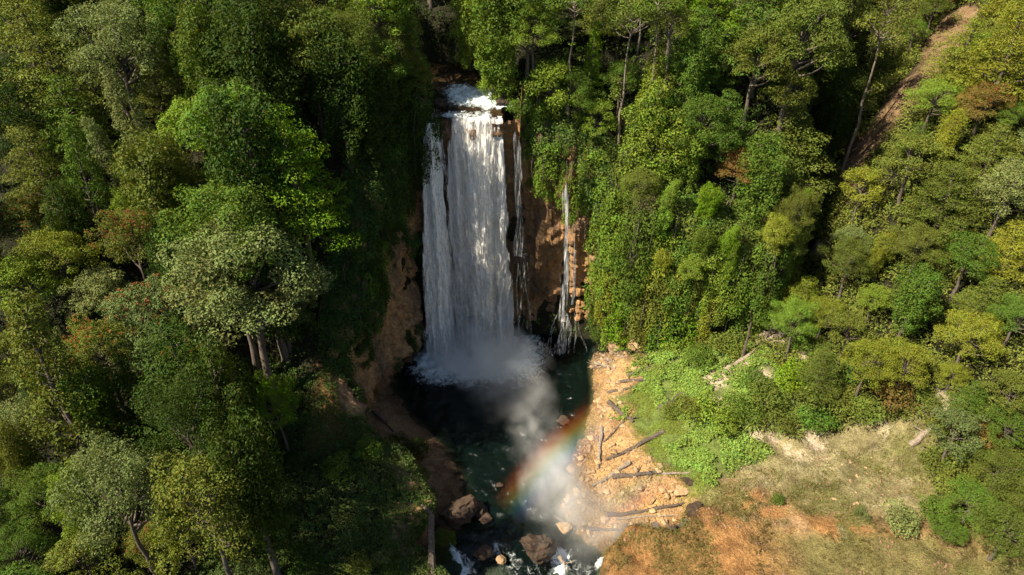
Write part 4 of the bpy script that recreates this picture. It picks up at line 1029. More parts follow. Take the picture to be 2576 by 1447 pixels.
V, F = clumps(p[k] + nn[k] * 0.2, nn[k], ru.uniform(0.35, 0.95, k.sum()), 13, 0.33, ru)
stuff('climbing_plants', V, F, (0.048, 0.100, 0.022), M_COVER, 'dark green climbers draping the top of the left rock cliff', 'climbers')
p, nn, inn, tt = cliff_points(CL_BACK, 9000, ru)
k = (p[:, 2] > np.interp(p[:, 0], [-16, -12.8, -12, -9, 1, 1.8, 5, 8, 11, 13, 16], [24, 30, 38, 40, 40, 33, 31, 33, 27, 19, 12]) + 2.0 * fbm(p * [.4, .4, .15], 3, 85))
k |= (p[:, 0] > 12.5) & (fbm(p * [.3, .3, .2], 3, 86) > 0.1) & (p[:, 2] > 4)
V, F = clumps(p[k] + nn[k] * 0.2, nn[k], ru.uniform(0.35, 0.95, k.sum()), 14, 0.33, ru)
stuff('climbing_plants', V, F, (0.075, 0.140, 0.028), M_COVER, 'green climbers hanging over the rim right of the waterfall', 'climbers')
p, nn, inn, tt = cliff_points(CL_RIGHT, 10500, ru)
bare_ = (fbm(p * [.25, .25, .10], 3, 87) > np.interp(p[:, 0], [12, 15, 20, 30], [-0.1, 0.35, 0.7, 0.8])) | (p[:, 2] < 2.5 + 1.5 * fbm(p * [.4, .4, 0], 2, 88))
k = ~bare_
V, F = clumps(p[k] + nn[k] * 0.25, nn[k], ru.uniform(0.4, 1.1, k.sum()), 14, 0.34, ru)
stuff('climbing_plants', V, F, (0.085, 0.135, 0.022), M_COVER, 'sunlit climbers covering the rock wall right of the side fall', 'climbers')  # darker leaf colour paints recess shade behind the brighter hanging creepers
p, nn, inn, tt = cliff_points(CL_MOUND, 5000, ru)
k = (tt > 0.62 + 0.25 * fbm(p * .5, 3, 89))
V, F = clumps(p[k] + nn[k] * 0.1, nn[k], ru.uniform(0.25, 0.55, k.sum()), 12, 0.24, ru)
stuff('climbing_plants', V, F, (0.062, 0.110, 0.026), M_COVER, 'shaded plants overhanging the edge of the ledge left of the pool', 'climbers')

def drapes(CL, n, zlo, tones, pr, smin, smax, x0=-99, x1=99):
    V, inn = CL; a, b = V.shape[:2]; done = []; tries = 0
    while len(done) < n and tries < 3000:
        tries += 1
        i = int(ru.integers(2, a - 2)); j = int(ru.integers(int(b * 0.3), b - 4)); q = V[i, j]
        if not (x0 < q[0] < x1) or q[2] < zlo(q): continue
        if any(np.linalg.norm((q - e) * [1, 1, 0.6]) < 2.1 for e in done): continue
        done.append(q); s = ru.uniform(smin, smax)
        s = min(s, max(0.3, (q[2] - zlo(q) + 5.0) / 9.0))
        plant('drape', tuple(q + np.array([*inn[i], 0]) * ru.uniform(0.2, 1.1)), s, s * ru.uniform(0.9, 1.3), str(ru.choice(tones, p=pr)), rot=math.atan2(inn[i][1], inn[i][0]) + math.pi / 2)
drapes(CL_LEFT, 30, lambda q: float(left_line(q[None])[0]) + 3, ['dark', 'green'], [.75, .25], 0.6, 1.1)
drapes(CL_BACK, 14, lambda q: np.interp(q[0], [1.5, 5, 12], [33, 31, 26]), ['green', 'lime'], [.6, .4], 0.5, 0.9, 2.0, 13)
drapes(CL_RIGHT, 60, lambda q: 8.0, ['green', 'lime', 'olive', 'vivid', 'yellow'], [.32, .3, .18, .1, .1], 0.7, 1.35, 13.5)

# small creeper-hung trees rooted in the right wall
Vr, innr = CL_RIGHT; done = []
for _ in range(900):
    i = int(ru.integers(3, Vr.shape[0] - 3)); j = int(ru.integers(8, int(Vr.shape[1] * 0.86))); q = Vr[i, j]
    if q[0] < 14.5 or q[2] < 5 or any(np.linalg.norm(q - e) < 4.0 for e in done): continue
    done.append(q); s = ru.uniform(0.24, 0.46); kd = str(ru.choice(['vine', 'dome', 'vine', 'cone']))
    plant(kd, tuple(q - np.array([*innr[i], 0]) * 0.3 - [0, 0, 1.5 * s]), s, s * ru.uniform(0.8, 1.2), str(ru.choice(['lime', 'green', 'yellow', 'vivid', 'olive'], p=[.32, .25, .16, .12, .15])), tilt=(0.30 + 0.15 * ru.random(), 0), rot=0.0)
    if len(done) >= 30: break
# shrubs: on the right hillside, at the foot of the wall, round the clearing, on the left ledge
def shrub_px(u, v, d, tone, flat=1.0):
    q = on_ray(u, v, 0.8); s = (d / 2) / FPX * proj(q)[0, 2] / CENTRE['shrub'][1]
    plant('shrub', (q[0], q[1], float(zat(q[0], q[1])[0]) - 0.1), s, s * flat, tone)
for a in ((1800, 1060, 140, 'lime'), (1740, 1030, 90, 'olive'), (1870, 1040, 110, 'green'), (1930, 1010, 120, 'olive'), (1990, 960, 120, 'vivid'), (2050, 1000, 130, 'olive'), (2120, 1010, 110, 'olive'), (1900, 960, 80, 'green'), (1960, 1060, 100, 'olive'),
          (2060, 1060, 110, 'green'), (2180, 1030, 110, 'olive'), (2250, 1000, 120, 'rust'), (2330, 1010, 90, 'olive'), (2170, 940, 110, 'green'), (2080, 900, 110, 'olive'), (2020, 870, 80, 'green'), (2250, 900, 120, 'green'), (2380, 1080, 100, 'olive'), (2440, 1130, 120, 'green'),
          (2360, 1170, 90, 'olive'), (2420, 1220, 110, 'olive'), (2480, 1100, 110, 'rust'), (1760, 900, 90, 'green'), (1690, 870, 80, 'lime'), (1830, 870, 100, 'olive'), (1890, 820, 90, 'yellow'), (1600, 850, 60, 'lime'), (1640, 830, 90, 'yellow'), (1720, 830, 100, 'green'), (1780, 800, 100, 'olive'),
          (1560, 780, 60, 'green'), (1840, 760, 90, 'green'), (2170, 1290, 50, 'grey'), (2270, 1310, 110, 'grey'), (2360, 1290, 100, 'green'), (1120, 1350, 60, 'green'), (1100, 1405, 80, 'dark'), (960, 1400, 60, 'grey'), (900, 1425, 90, 'olive'), (760, 1420, 110, 'dark'), (850, 1180, 90, 'green'),
          (700, 1180, 120, 'dark'), (640, 1250, 120, 'dark'), (980, 1430, 70, 'dark'), (690, 1330, 110, 'dark'), (1500, 660, 60, 'green'), (1530, 700, 60, 'green'), (1055, 1130, 70, 'dark'), (1045, 1200, 80, 'green'), (1070, 1250, 60, 'dark'), (1000, 1120, 80, 'dark'), (930, 1130, 80, 'green'), (1030, 1320, 80, 'dark'), (1690, 1035, 60, 'olive'), (1960, 1250, 40, 'green')):
    shrub_px(*a)
for x, y, s_, tn in ((0.2, 87.6, .75, 'green'), (-0.4, 90.0, .8, 'lime'), (1.6, 86.6, .8, 'green'), (-11.8, 87.6, .7, 'dark'), (-12.4, 90.4, .9, 'green')):
    plant('shrub', (x, y, max(float(zat(x, y)[0]), 37.6)), s_, None, tn)
ns = 0
for k in range(4000):
    x, y = ru.uniform(28, 78), ru.uniform(50, 112); z = float(zat(x, y)[0])
    a_, b_ = np.array([x]), np.array([y])
    if signed_cliff(a_, b_)[0] > (-0.5 if y < 79 else -8.0) or z < 7 or in_any(a_, b_, CLEAR)[0]: continue
    u, v, _d = proj((x, y, z))[0]
    if not (-20 < u < 2640 and -20 < v < 1480): continue
    s = ru.uniform(0.6, 1.15)
    if not free(x, y, 2.0 * s, 0.8) or (poly_dist(a_, b_, Z_SLIDE, True)[0] < 2 and y < 112): continue
    plant('shrub', (x, y, z - 0.15), s, s * ru.uniform(0.8, 1.2), str(ru.choice(['olive', 'yellow', 'green', 'grey', 'lime', 'rust'], p=[.36, .16, .2, .12, .12, .04]))); TAKEN.append((x, y, 2.0 * s)); ns += 1
    if ns >= 110: break

# spiky long-leaved plants
def proto_rosette(seed, n=34):
    rng = np.random.default_rng(seed); mb = MB()
    for i in range(n):
        az = i * 2.39996; el = rng.uniform(0.25, 1.25); Ln = rng.uniform(1.1, 1.9); d = np.array([math.cos(az), math.sin(az), 0]); sd_ = np.array([-d[1], d[0], 0])
        t = np.linspace(0, 1, 6); r = Ln * t * math.cos(el) + 0.05; h = Ln * (t * math.sin(el) - 0.45 * t ** 2)
        wd = 0.075 * np.sin(np.clip(t * 0.9 + 0.12, 0, 1) * math.pi) + 0.008
        c = d * r[:, None] + np.array([0, 0, 1]) * (h + 0.1)[:, None]
        V = np.concatenate([c - sd_ * wd[:, None], c + sd_ * wd[:, None]]); k = np.arange(5)
        mb.add(V, np.stack([k, k + 1, k + 7, k + 6], 1))
    me = mb.mesh('leaf_rosette'); me.materials.append(M_LEAF); return me
ROS = [proto_rosette(3), proto_rosette(8)]
ROSL = [(1894, 1060, 90, 'among the green shrubs above the pale clearing'), (1996, 1090, 80, 'at the top edge of the pale clearing'), (1831, 1050, 60, 'at the left end of the shrubs above the clearing'), (2419, 669, 80, 'high on the right hillside among shrubs'),
        (2219, 945, 90, 'under the shrubs of the right hillside'), (2290, 1325, 90, 'at the right edge of the earth mound'), (920, 1290, 90, 'in the middle of the shaded ledge'), (880, 1360, 100, 'near the bottom of the shaded ledge'), (800, 1395, 100, 'at the lower left of the shaded ledge'), (990, 1345, 80, 'on the shaded ledge nearest the fallen trunk'), (860, 1130, 80, 'at the head of the shaded ledge'), (1640, 520, 60, 'high on the climber-covered rock wall')]
for i, (u, v, d, lb) in enumerate(ROSL):
    q = on_ray(u, v, 0.4); s = d / 2 / FPX * proj(q)[0, 2] / 1.6
    o = link('spiky_plant', ROS[i % 2], None, None, label='spiky long-leaved plant ' + lb, category='plant', group='spiky plants')
    o.location = (q[0], q[1], float(zat(q[0], q[1])[0])); o.scale = (s, s, s); o.rotation_euler = (0, 0, ru.random() * 6); o.color = (0.15, 0.17, 0.05, 1) if u > 1300 else (0.07, 0.11, 0.03, 1)

# ------------------------------------------------------------------ logs, boulders, stones
def log(pts_uv, rad, label, mat=M_LOG, lift=0.6, name='log', knots=True, seed=0):
    rng = np.random.default_rng(500 + seed); pts = []
    base = [on_ray(u, v) for u, v in pts_uv]
    for a, b in zip(base[:-1], base[1:]):
        n = max(4, int(np.linalg.norm(b - a) / 0.7))
        for t in np.linspace(0, 1, n, endpoint=False): pts.append(a + (b - a) * t)
    pts.append(base[-1]); pts = np.array(pts)
    g = np.array([max(float(zat(q[0], q[1])[0]), 0.0) for q in pts]); k = np.polyfit(np.linspace(0, 1, len(pts)), g, 1)
    line = np.polyval(k, np.linspace(0, 1, len(pts)))
    pts[:, 2] = np.maximum(line, g - rad * 0.3) + rad * lift
    pts += rng.normal(size=pts.shape) * rad * 0.22
    mb = MB(); n = len(pts)
    mb.tube(pts, rad * np.linspace(1.12, 0.62, n), 9, seed, 0.16)
    if knots:
        for _ in range(3):
            j = int(rng.integers(1, n - 1)); d = rng.normal(size=3); d[2] = abs(d[2]) * 0.7; d /= np.linalg.norm(d)
            mb.tube(bend(pts[j], pts[j] + d * rad * rng.uniform(2.5, 6), rng, 4), rad * np.linspace(0.4, 0.12, 4), 5, seed)
    link(name, mb.mesh('log', False), mat, label=label, category='log', group='fallen logs')
LOGS = [([(1529, 1016), (1593, 1065)], .34, 'thick dark log at the edge of the green slope, pointing down to the beach'), ([(1514, 1076), (1508, 1130), (1505, 1185)], .26, 'straight dark log lying towards the water on the pale rubble'),
        ([(1570, 1061), (1518, 1114)], .14, 'thin branch crossing the head of the straight beach log'), ([(1670, 1084), (1600, 1125), (1527, 1160)], .30, 'long dark log running from the green slope onto the rubble'),
        ([(1584, 1168), (1540, 1195), (1492, 1226)], .26, 'brown log slanting down the rubble to the water'), ([(1539, 1202), (1655, 1194)], .30, 'dark log lying level across the rubble, end on the slanting log'),
        ([(1650, 1193), (1735, 1191)], .14, 'thin reddish pole continuing the level dark log'), ([(1527, 1301), (1620, 1288), (1720, 1269)], .24, 'very long straight log behind the earth mound'),
        ([(1548, 1308), (1698, 1299)], .13, 'pale thin pole beside the very long straight log'), ([(1649, 1327), (1728, 1306)], .42, 'thick log wedged against the corner of the earth mound'),
        ([(1466, 1335), (1559, 1338)], .22, 'log half buried in wet sand below the earth mound'), ([(1396, 1305), (1449, 1335)], .22, 'short log lying in the misty shallows'),
        ([(1402, 1420), (1421, 1446)], .25, 'brown log standing in the white rapids'), ([(1580, 947), (1658, 921)], .26, 'log at the upper edge of the green slope near driftwood'),
        ([(1548, 966), (1662, 956)], .24, 'level log below the driftwood heap'), ([(1528, 990), (1609, 976)], .20, 'lowest of the three level logs below the driftwood heap'), ([(1495, 915), (1548, 930)], .24, 'bleached log at the foot of the driftwood heap'),
        ([(1902, 866), (1975, 846), (2048, 823)], .42, 'big bleached trunk across the white scree below the gully'), ([(1928, 833), (1963, 766)], .30, 'bleached trunk leaning up from the white scree'), ([(1905, 846), (1950, 833)], .20, 'short reddish log beside the big bleached trunk'),
        ([(1819, 945), (1860, 915), (1898, 888)], .34, 'brown log sloping down from the white scree to the green fan'), ([(1658, 1029), (1695, 1020)], .46, 'short thick stump lying in the green ground cover'), ([(2289, 1120), (2340, 1085), (2386, 1063)], .34, 'dark log at the right edge of the pale clearing'),
        ([(1652, 909), (1660, 876)], .22, 'small pale snag at the foot of the wall'), ([(1880, 905), (1970, 892)], .16, 'thin dark pole on the scree slope'), ([(940, 1040), (990, 1090)], .18, 'dark branch lying on the left mud bank')]
for i, (pts, r, lb) in enumerate(LOGS): log(pts, r, lb, M_PALELOG if any(w_ in lb for w_ in ('bleached', 'pale', 'reddish', 'brown')) else M_LOG, seed=i)
mb = MB(); a = on_ray(1867, 901); mb.tube(bend(a, a + np.array([0.1, 0.2, 6.0]), ru, 7, 0.02), np.linspace(0.26, 0.10, 7), 8, 3, 0.1)
for zz in (3.2, 4.6): mb.tube(bend(a + [0.06, 0.1, zz], a + [0.06, 0.1, zz] + np.array([ru.normal(), ru.normal(), 0.9]) * 0.8, ru, 4), np.linspace(0.08, 0.02, 4), 5, 4)
link('dead_tree', mb.mesh('dead_tree'), M_LOG, label='dead standing trunk above the green fan, below the gully', category='dead tree')
mb = MB(); a = P(1086, 1293, 6.8); b = P(1089, 1460, 3.5); mb.tube(bend(a, b, ru, 14, 0.01), np.linspace(0.30, 0.42, 14), 9, 5, 0.12); mb.tube(bend(P(1061, 1271, 6.5), a, ru, 5), np.linspace(0.12, 0.26, 5), 7, 6, 0.1)
link('log', mb.mesh('log'), M_LOG, label='long fallen trunk hanging down the edge of the shaded ledge', category='log', group='fallen logs')
heap = empty('driftwood_heap', tuple(on_ray(1525, 908)), label='tangled heap of thin brown driftwood by the pool corner', category='driftwood')
hp = np.array(heap.location)
for i in range(46):
    a = ru.uniform(-1, 1, 3) * [2.2, 1.5, 0]; az = ru.normal() * 0.6 + 2.5; ln = ru.uniform(1.0, 2.6); d = np.array([math.cos(az), math.sin(az), ru.normal() * 0.12]) * ln
    zz = max(float(zat(hp[0] + a[0], hp[1] + a[1])[0]), 0) - hp[2] + ru.uniform(0.1, 0.7)
    m_ = MB(); m_.tube(bend(a + [0, 0, zz] - d / 2, a + [0, 0, zz] + d / 2, ru, 4, 0.05), ru.uniform(0.03, 0.075) * np.linspace(1, 0.5, 4), 4, i)
    link('stick', m_.mesh('stick'), M_PALELOG if i % 3 else M_LOG, heap)

def rock_mesh(seed, sub=3, amp=0.32, squash=(1, 1, 0.75)):
    import bmesh
    bm = bmesh.new(); bmesh.ops.create_icosphere(bm, subdivisions=sub, radius=1.0)
    V = np.array([v.co for v in bm.verts]); F = np.array([[v.index for v in f.verts] for f in bm.faces]); bm.free()
    rng = np.random.default_rng(seed)
    for _ in range(9):                                     # flat broken faces
        d = rng.normal(size=3); d /= np.linalg.norm(d); h = rng.uniform(0.55, 0.85); k = V @ d; V = V - d * np.maximum(0, k - h)[:, None]
    V = V * (1 + amp * 0.5 * fbm(V * 1.6 + seed, 4, seed) + 0.10 * fbm(V * 5.0 + seed, 3, seed + 5))[:, None] * squash
    return mesh_from('rock', V, F, False)
ROCKS = [rock_mesh(k + 1, 4) for k in range(5)]
def boulder(u, v, d, lb, mat=M_STONE, z=None, sc3=(1, 1, 1), i=0, sub=0.25):
    q = on_ray(u, v); 
    if z is not None: q = P(u, v, z)
    s = d / 2 / FPX * proj(q)[0, 2]
    me = ROCKS[i % 5] if mat is M_STONE else ROCKS_D[i % 5]
    o = link('boulder', me, mat, label=lb, category='boulder', group='boulders round the pool')
    o.location = (q[0], q[1], q[2] + s * sc3[2] * (0.6 - sub)); o.scale = (s * sc3[0], s * sc3[1], s * sc3[2]); o.rotation_euler = (0, 0, i * 1.7)
ROCKS_D = [m_.copy() for m_ in ROCKS]
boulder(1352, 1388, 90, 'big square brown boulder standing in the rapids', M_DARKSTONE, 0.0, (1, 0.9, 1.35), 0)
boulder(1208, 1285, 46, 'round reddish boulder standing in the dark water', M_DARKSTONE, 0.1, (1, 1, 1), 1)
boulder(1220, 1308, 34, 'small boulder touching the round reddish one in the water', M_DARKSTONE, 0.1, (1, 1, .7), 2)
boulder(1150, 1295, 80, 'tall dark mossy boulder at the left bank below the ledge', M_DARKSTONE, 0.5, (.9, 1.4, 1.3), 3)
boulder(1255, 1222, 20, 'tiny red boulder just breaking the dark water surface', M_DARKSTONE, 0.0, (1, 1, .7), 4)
boulder(1418, 1328, 40, 'orange boulder in the misty shallows by short log', M_STONE, 0.0, (1, 1, .8), 0)
boulder(1262, 1408, 28, 'pale boulder at the brink of the rapids', M_STONE, -0.4, (1, 1, .8), 1)
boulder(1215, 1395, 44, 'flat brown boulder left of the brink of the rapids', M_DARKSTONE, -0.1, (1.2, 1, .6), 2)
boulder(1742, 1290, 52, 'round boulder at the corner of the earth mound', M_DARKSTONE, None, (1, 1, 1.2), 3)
boulder(1710, 1238, 40, 'pale flat boulder lying at the grass edge above beach', M_STONE, None, (1.3, 1, .6), 4)
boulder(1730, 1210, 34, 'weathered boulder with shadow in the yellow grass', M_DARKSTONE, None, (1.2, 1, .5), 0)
boulder(1440, 1180, 30, 'orange boulder at the waterline in the rainbow', M_STONE, 0.1, (1, 1, .7), 1)
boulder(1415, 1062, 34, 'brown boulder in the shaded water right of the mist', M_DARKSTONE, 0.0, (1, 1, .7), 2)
boulder(1600, 872, 60, 'cracked orange boulder at the pool corner under the wall', M_STONE, None, (1, 1, 1), 3)
boulder(1570, 850, 70, 'largest orange block at the foot of the rock corner', M_STONE, None, (1, 1, 1.2), 4)
boulder(1545, 880, 46, 'orange block above the driftwood heap', M_STONE, None, (1, 1, 1), 0)
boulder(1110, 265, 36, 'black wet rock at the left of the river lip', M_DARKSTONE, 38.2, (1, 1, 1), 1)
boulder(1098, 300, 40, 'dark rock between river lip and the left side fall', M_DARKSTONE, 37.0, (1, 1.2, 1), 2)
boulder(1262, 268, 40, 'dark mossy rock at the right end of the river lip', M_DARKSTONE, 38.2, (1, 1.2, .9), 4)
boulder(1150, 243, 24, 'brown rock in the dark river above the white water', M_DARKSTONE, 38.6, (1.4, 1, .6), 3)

def chip_mesh(seed):
    import bmesh
    rng = np.random.default_rng(seed); bm = bmesh.new()
    for p in rng.normal(size=(16, 3)):
        p = p / np.linalg.norm(p) * rng.uniform(0.75, 1.0); bm.verts.new((p[0], p[1] * 0.85, p[2] * 0.65))
    r = bmesh.ops.convex_hull(bm, input=bm.verts); 
    me = bpy.data.meshes.new('stone'); bm.to_mesh(me); bm.free(); me.materials.append(M_STONE); return me
CHIPS = [chip_mesh(k) for k in range(8)]
def scatter_stones(parent, pl, n, s0, s1, seed):
    rng = np.random.default_rng(seed); c = 0; lo, hi = pl.min(0), pl.max(0)
    while c < n:
        x, y = rng.uniform(lo, hi); a_, b_ = np.array([x]), np.array([y])
        if not inside(a_, b_, pl)[0] or signed_cliff(a_, b_)[0] > 0 or inside(a_, b_, MOUND)[0]: continue
        z = float(zat(x, y)[0])
        if z < 0.02 or rng.random() > 0.35 + fbm(np.array([[x * .4, y * .4, 0]]), 2, 4)[0] + 0.3: continue
        s = s0 + (s1 - s0) * rng.random() ** 2.5
        o = link('stone', CHIPS[c % 8], None, parent); o.location = (x, y, z + s * 0.2); o.scale = (s, s, s * rng.uniform(0.7, 1.1)); o.rotation_euler = (rng.normal() * .2, rng.normal() * .2, rng.random() * 6.28); c += 1
scatter_stones(PIECES['beach'], Z_BEACH, 290, 0.16, 0.75, 61)
if 'bare' in PIECES: scatter_stones(PIECES['bare'], Z_BARE, 40, 0.12, 0.4, 62)
# finer rubble on the beach, uncountable
rg = np.random.default_rng(64); x6, y6 = rg.uniform(5, 26, 9000), rg.uniform(44, 86, 9000)
m6 = inside(x6, y6, Z_BEACH) & ~inside(x6, y6, MOUND) & (signed_cliff(x6, y6) < 0); x6, y6 = x6[m6], y6[m6]; z6 = zat(x6, y6); m6 = z6 > 0.02; x6, y6, z6 = x6[m6], y6[m6], z6[m6]
OC = np.array([(1, 0, 0), (-1, 0, 0), (0, 1, 0), (0, -1, 0), (0, 0, .8), (0, 0, -.8)], float); OF = np.array([(0, 2, 4), (2, 1, 4), (1, 3, 4), (3, 0, 4), (2, 0, 5), (1, 2, 5), (3, 1, 5), (0, 3, 5)])
s6 = 0.05 + 0.16 * rg.random(len(x6)) ** 2; V = (OC[None] * s6[:, None, None] * rg.uniform(0.6, 1.3, (len(x6), 6, 3))); th = rg.random(len(x6)) * 6.28
V = np.stack([V[..., 0] * np.cos(th)[:, None] - V[..., 1] * np.sin(th)[:, None], V[..., 0] * np.sin(th)[:, None] + V[..., 1] * np.cos(th)[:, None], V[..., 2]], 2) + np.stack([x6, y6, z6 + s6 * 0.2], 1)[:, None]
link('rubble', mesh_from('rubble', V.reshape(-1, 3), (OF[None] + 6 * np.arange(len(x6))[:, None, None]).reshape(-1, 3)), M_STONE, kind='stuff', label='loose pale orange rubble covering the beach right of the pool', category='rubble')

# dark clods and crumbs of earth on the mound
xc_, yc_ = rg.uniform(8, 55, 9000), rg.uniform(34, 58, 9000); mc = (inside(xc_, yc_, MOUND) | inside(xc_, yc_, Z_BARE)) & (fbm(np.stack([xc_ * .35, yc_ * .35, 0 * xc_], 1), 3, 66) > -0.05)
xc_, yc_ = xc_[mc], yc_[mc]; zc_ = zat(xc_, yc_); sc_ = 0.04 + 0.17 * rg.random(len(xc_)) ** 3
Vc = OC[None] * sc_[:, None, None] * rg.uniform(0.5, 1.4, (len(xc_), 6, 3)) + np.stack([xc_, yc_, zc_ + sc_ * 0.25], 1)[:, None]
M_CLOD = stone_material('clods', (0.10, 0.055, 0.025), (0.34, 0.20, 0.10), 0.7)
link('clods', mesh_from('clods', Vc.reshape(-1, 3), (OF[None] + 6 * np.arange(len(xc_))[:, None, None]).reshape(-1, 3)), M_CLOD, kind='stuff', label='dark crumbs of earth strewn over the orange mound and clearing', category='rubble')
# mossy tufts on the mound
xt, yt = rg.uniform(8, 50, 2600), rg.uniform(34, 56, 2600); mt_ = inside(xt, yt, MOUND) & (fbm(np.stack([xt * .3, yt * .3, 0 * xt], 1), 3, 67) > 0.12)
xt, yt = xt[mt_], yt[mt_]; V, F = cover_mesh(xt, yt, zat(xt, yt), nat(xt, yt), 0.12, 0.45, 16, 0.16, aspect=0.35)
stuff('grass', V, F, (0.12, 0.105, 0.030), M_COVER, 'brownish mossy tufts dotted over the orange earth mound', 'grass')

# ------------------------------------------------------------------ spray and mist
def mist_material(name, dens, noise_scale=0.35, cut=0.35, power=1.5):
    m, t, out = mat_new(name)
    tc = N(t, 'ShaderNodeTexCoord'); geo = N(t, 'ShaderNodeNewGeometry')
    wn = N(t, 'ShaderNodeTexNoise', i_Scale=0.22, i_Detail=3.0, i_Roughness=0.6); L(t, geo.outputs['Position'], wn.inputs[0])
    wa = N(t, 'ShaderNodeVectorMath', operation='SUBTRACT'); L(t, wn.outputs['Color'], wa.inputs[0]); wa.inputs[1].default_value = (0.5, 0.5, 0.5)
    wb = N(t, 'ShaderNodeVectorMath', operation='MULTIPLY_ADD'); L(t, wa.outputs[0], wb.inputs[0]); wb.inputs[1].default_value = (1.5, 1.5, 1.5); L(t, tc.outputs['Object'], wb.inputs[2])
    le = N(t, 'ShaderNodeVectorMath', operation='LENGTH'); L(t, wb.outputs[0], le.inputs[0])
    l0 = N(t, 'ShaderNodeVectorMath', operation='LENGTH'); L(t, tc.outputs['Object'], l0.inputs[0])
    class ln: outputs = {'Value': math_n(t, 'MAXIMUM', le.outputs['Value'], math_n(t, 'POWER', l0.outputs['Value'], 3.0))}
    fall = math_n(t, 'POWER', math_n(t, 'SUBTRACT', 1.0, ln.outputs['Value'], True), power)
    nz = N(t, 'ShaderNodeTexNoise', i_Scale=noise_scale, i_Detail=3.0, i_Roughness=0.55, i_Distortion=0.6); L(t, geo.outputs['Position'], nz.inputs[0])
    mr = N(t, 'ShaderNodeMapRange', i_1=cut, i_2=0.75); L(t, nz.outputs[0], mr.inputs[0])
    d = math_n(t, 'MULTIPLY', math_n(t, 'MULTIPLY', fall, mr.outputs[0]), dens)
    v = N(t, 'ShaderNodeVolumePrincipled', i_Color=(1, 1, 1, 1)); v.inputs['Anisotropy'].default_value = 0.0
    L(t, d, v.inputs['Density']); L(t, v.outputs[0], out.inputs['Volume']); return m
import bmesh as _bm
b_ = _bm.new(); _bm.ops.create_icosphere(b_, subdivisions=3, radius=1.0); BALL = bpy.data.meshes.new('mist'); b_.to_mesh(BALL); b_.free()
def mist(c, r, dens, lb, rot=(0, 0, 0), **kw):
    me = BALL.copy(); me.materials.append(mist_material('mist', dens, **kw))
    o = link('mist', me, None, kind='stuff', label=lb, category='mist'); o.location = c; o.scale = r; o.rotation_euler = rot; return o
mist((-5.2, 80.5, 0.8), (9.8, 7.5, 7.0), 1.5, 'dense white spray cloud where the waterfall hits the pool', cut=0.1, power=1.9)
mist((-0.5, 74.0, 3.0), (7.5, 9.5, 6.0), 0.22, 'grey drifting mist plume over the dark pool', cut=0.12, noise_scale=0.25)
mist((2.8, 65.5, 2.5), (4.8, 9.0, 4.5), 0.24, 'thin mist streaming towards the right shore of the pool')
mist((5.6, 55.5, 2.6), (5.4, 8.5, 4.6), 0.52, 'bright sunlit mist by the rubble beach below the rainbow', cut=0.25)
mist((9.0, 49.5, 2.0), (8.0, 7.5, 4.0), 0.24, 'pinkish haze over the wet sand beside the rapids', cut=0.2)

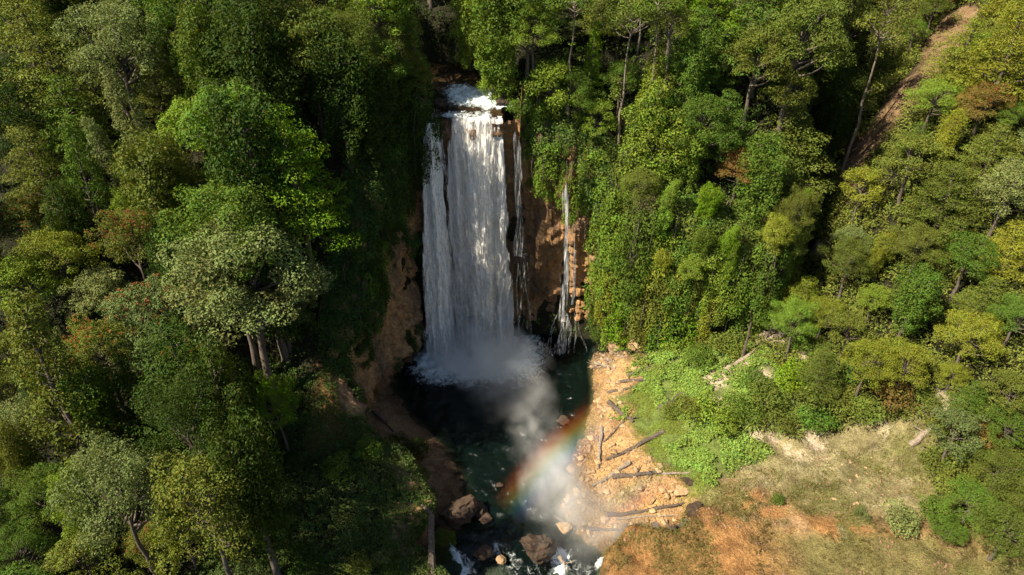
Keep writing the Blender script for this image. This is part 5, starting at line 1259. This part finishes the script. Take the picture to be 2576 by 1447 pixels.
# rainbow: bow of sunlight painted as colour bands into a spray volume
ANTI = np.array([0.505, 0.114, -0.856]); ANTI /= np.linalg.norm(ANTI)
EYE = np.array([0, 0, CAM_H])
def bow():
    d0 = ray(1396, 1150); d0 /= np.linalg.norm(d0); dist = 74.0
    ex = d0 - ANTI * (d0 @ ANTI); ex /= np.linalg.norm(ex); ey = np.cross(ANTI, ex)
    half = math.acos(d0 @ ANTI); Dax, Rr = dist * math.cos(half), dist * math.sin(half)
    m_ = Matrix(((ex[0], ey[0], ANTI[0]), (ex[1], ey[1], ANTI[1]), (ex[2], ey[2], ANTI[2]))).to_4x4(); m_.translation = Vector(EYE + ANTI * Dax)
    w_, h_, a0 = 2.7, 1.6, math.radians(9.0)
    th = np.linspace(-a0, a0, 40); mb = MB(); sec = [(-w_, -h_), (w_, -h_), (w_, h_), (-w_, h_)]
    V = np.array([[((Rr + s[0]) * math.cos(t)), ((Rr + s[0]) * math.sin(t)), s[1]] for t in th for s in sec]); i = np.arange(len(V)).reshape(40, 4); j = np.roll(i, -1, 1)
    F = np.stack([i[:-1].ravel(), i[1:].ravel(), j[1:].ravel(), j[:-1].ravel()], 1); F = np.vstack([F, i[0][None], i[-1][::-1][None]])
    me = mesh_from('rainbow', V, F); m, t, out = mat_new('painted_rainbow'); tc = N(t, 'ShaderNodeTexCoord'); sp = N(t, 'ShaderNodeSeparateXYZ'); L(t, tc.outputs['Object'], sp.inputs[0])
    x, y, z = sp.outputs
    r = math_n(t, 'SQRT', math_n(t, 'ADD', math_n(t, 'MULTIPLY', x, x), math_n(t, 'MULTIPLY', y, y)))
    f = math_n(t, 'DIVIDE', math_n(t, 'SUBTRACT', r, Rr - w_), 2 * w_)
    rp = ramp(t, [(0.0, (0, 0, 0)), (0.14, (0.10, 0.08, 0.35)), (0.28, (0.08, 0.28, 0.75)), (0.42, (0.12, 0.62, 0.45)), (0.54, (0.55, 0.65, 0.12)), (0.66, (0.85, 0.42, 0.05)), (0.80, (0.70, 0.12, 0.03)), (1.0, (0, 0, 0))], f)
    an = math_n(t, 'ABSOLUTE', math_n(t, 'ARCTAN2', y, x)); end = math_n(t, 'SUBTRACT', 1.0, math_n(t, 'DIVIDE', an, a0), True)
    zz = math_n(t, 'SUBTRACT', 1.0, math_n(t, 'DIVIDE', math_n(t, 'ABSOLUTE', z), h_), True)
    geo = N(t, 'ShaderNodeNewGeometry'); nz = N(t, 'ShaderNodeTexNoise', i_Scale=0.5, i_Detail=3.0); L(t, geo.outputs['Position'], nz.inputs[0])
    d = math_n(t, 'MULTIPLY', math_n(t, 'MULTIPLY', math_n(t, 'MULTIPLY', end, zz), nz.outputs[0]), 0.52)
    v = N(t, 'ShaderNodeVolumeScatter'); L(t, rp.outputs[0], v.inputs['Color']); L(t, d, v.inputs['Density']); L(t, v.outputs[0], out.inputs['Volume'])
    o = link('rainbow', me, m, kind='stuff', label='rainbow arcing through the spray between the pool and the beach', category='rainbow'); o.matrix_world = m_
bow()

# ------------------------------------------------------------------ labels that single out each plant
ORD = ['', 'second ', 'third ', 'fourth ', 'fifth ', 'sixth ', 'seventh ', 'eighth ', 'ninth ', 'tenth ', 'eleventh ', 'twelfth ', 'thirteenth ', 'fourteenth ', 'fifteenth ', 'sixteenth ', 'seventeenth ', 'eighteenth ', 'nineteenth ', 'twentieth ', '21st ', '22nd ', '23rd '] + [f'{q}th ' for q in range(24, 90)]
def zone_of(p):
    x, y, z = p['loc']; a_, b_ = np.array([x]), np.array([y])
    if p['kind'] == 'drape': return 'on the left rock cliff' if x < -5 else ('on the rim right of the waterfall' if x < 13 else 'on the right rock wall')
    if signed_cliff(a_, b_)[0] > 0:
        if p['kind'] in ('vine', 'dome', 'cone') and p['s'] < 0.47 and x > 14 and y < 86: return 'rooted in the right wall'
        if x < 0 and (x < -6 or y < 84):
            if y > 92: return 'in the far upper left forest' if x < -30 else 'on the left river bank above the falls'
            if y > 68: return 'on the upper left forest slope'
            return 'on the shaded ledge by the pool' if x > -22 and y < 60 else 'on the lower left forest slope'
        return 'above the right river bank' if x < 14 else 'in forest above the right rock wall'
    if y < 62 and x < 46: return 'round the pale clearing'
    return 'at the foot of the right rock wall' if x < 36 else 'on the sunlit right hillside'
groups = {}
LIP = np.array([-5, 85, 38.0])
for p in PLANTS: groups.setdefault((p['kind'], p['tone'], zone_of(p)), []).append(p)
for (kind, tone, zn), ps in groups.items():
    ps.sort(key=lambda p: float(np.linalg.norm(p['loc'] - LIP)))
    tone_w = TONE[tone][1]
    for i, p in enumerate(ps):
        o = p['o']; o['category'] = 'creeper' if kind == 'drape' else ('shrub' if kind == 'shrub' else 'tree')
        o['label'] = f'{tone_w} {FORM[kind]} {zn}' + ('' if len(ps) == 1 else f', {ORD[i]}nearest the waterfall')
        o['group'] = {'drape': 'creepers hanging on the cliffs', 'shrub': 'shrubs'}.get(kind, 'forest trees')
print('plants', len(PLANTS), 'tris', sum(len(m_.loops) - 2 * len(m_.polygons) for m_ in bpy.data.meshes))
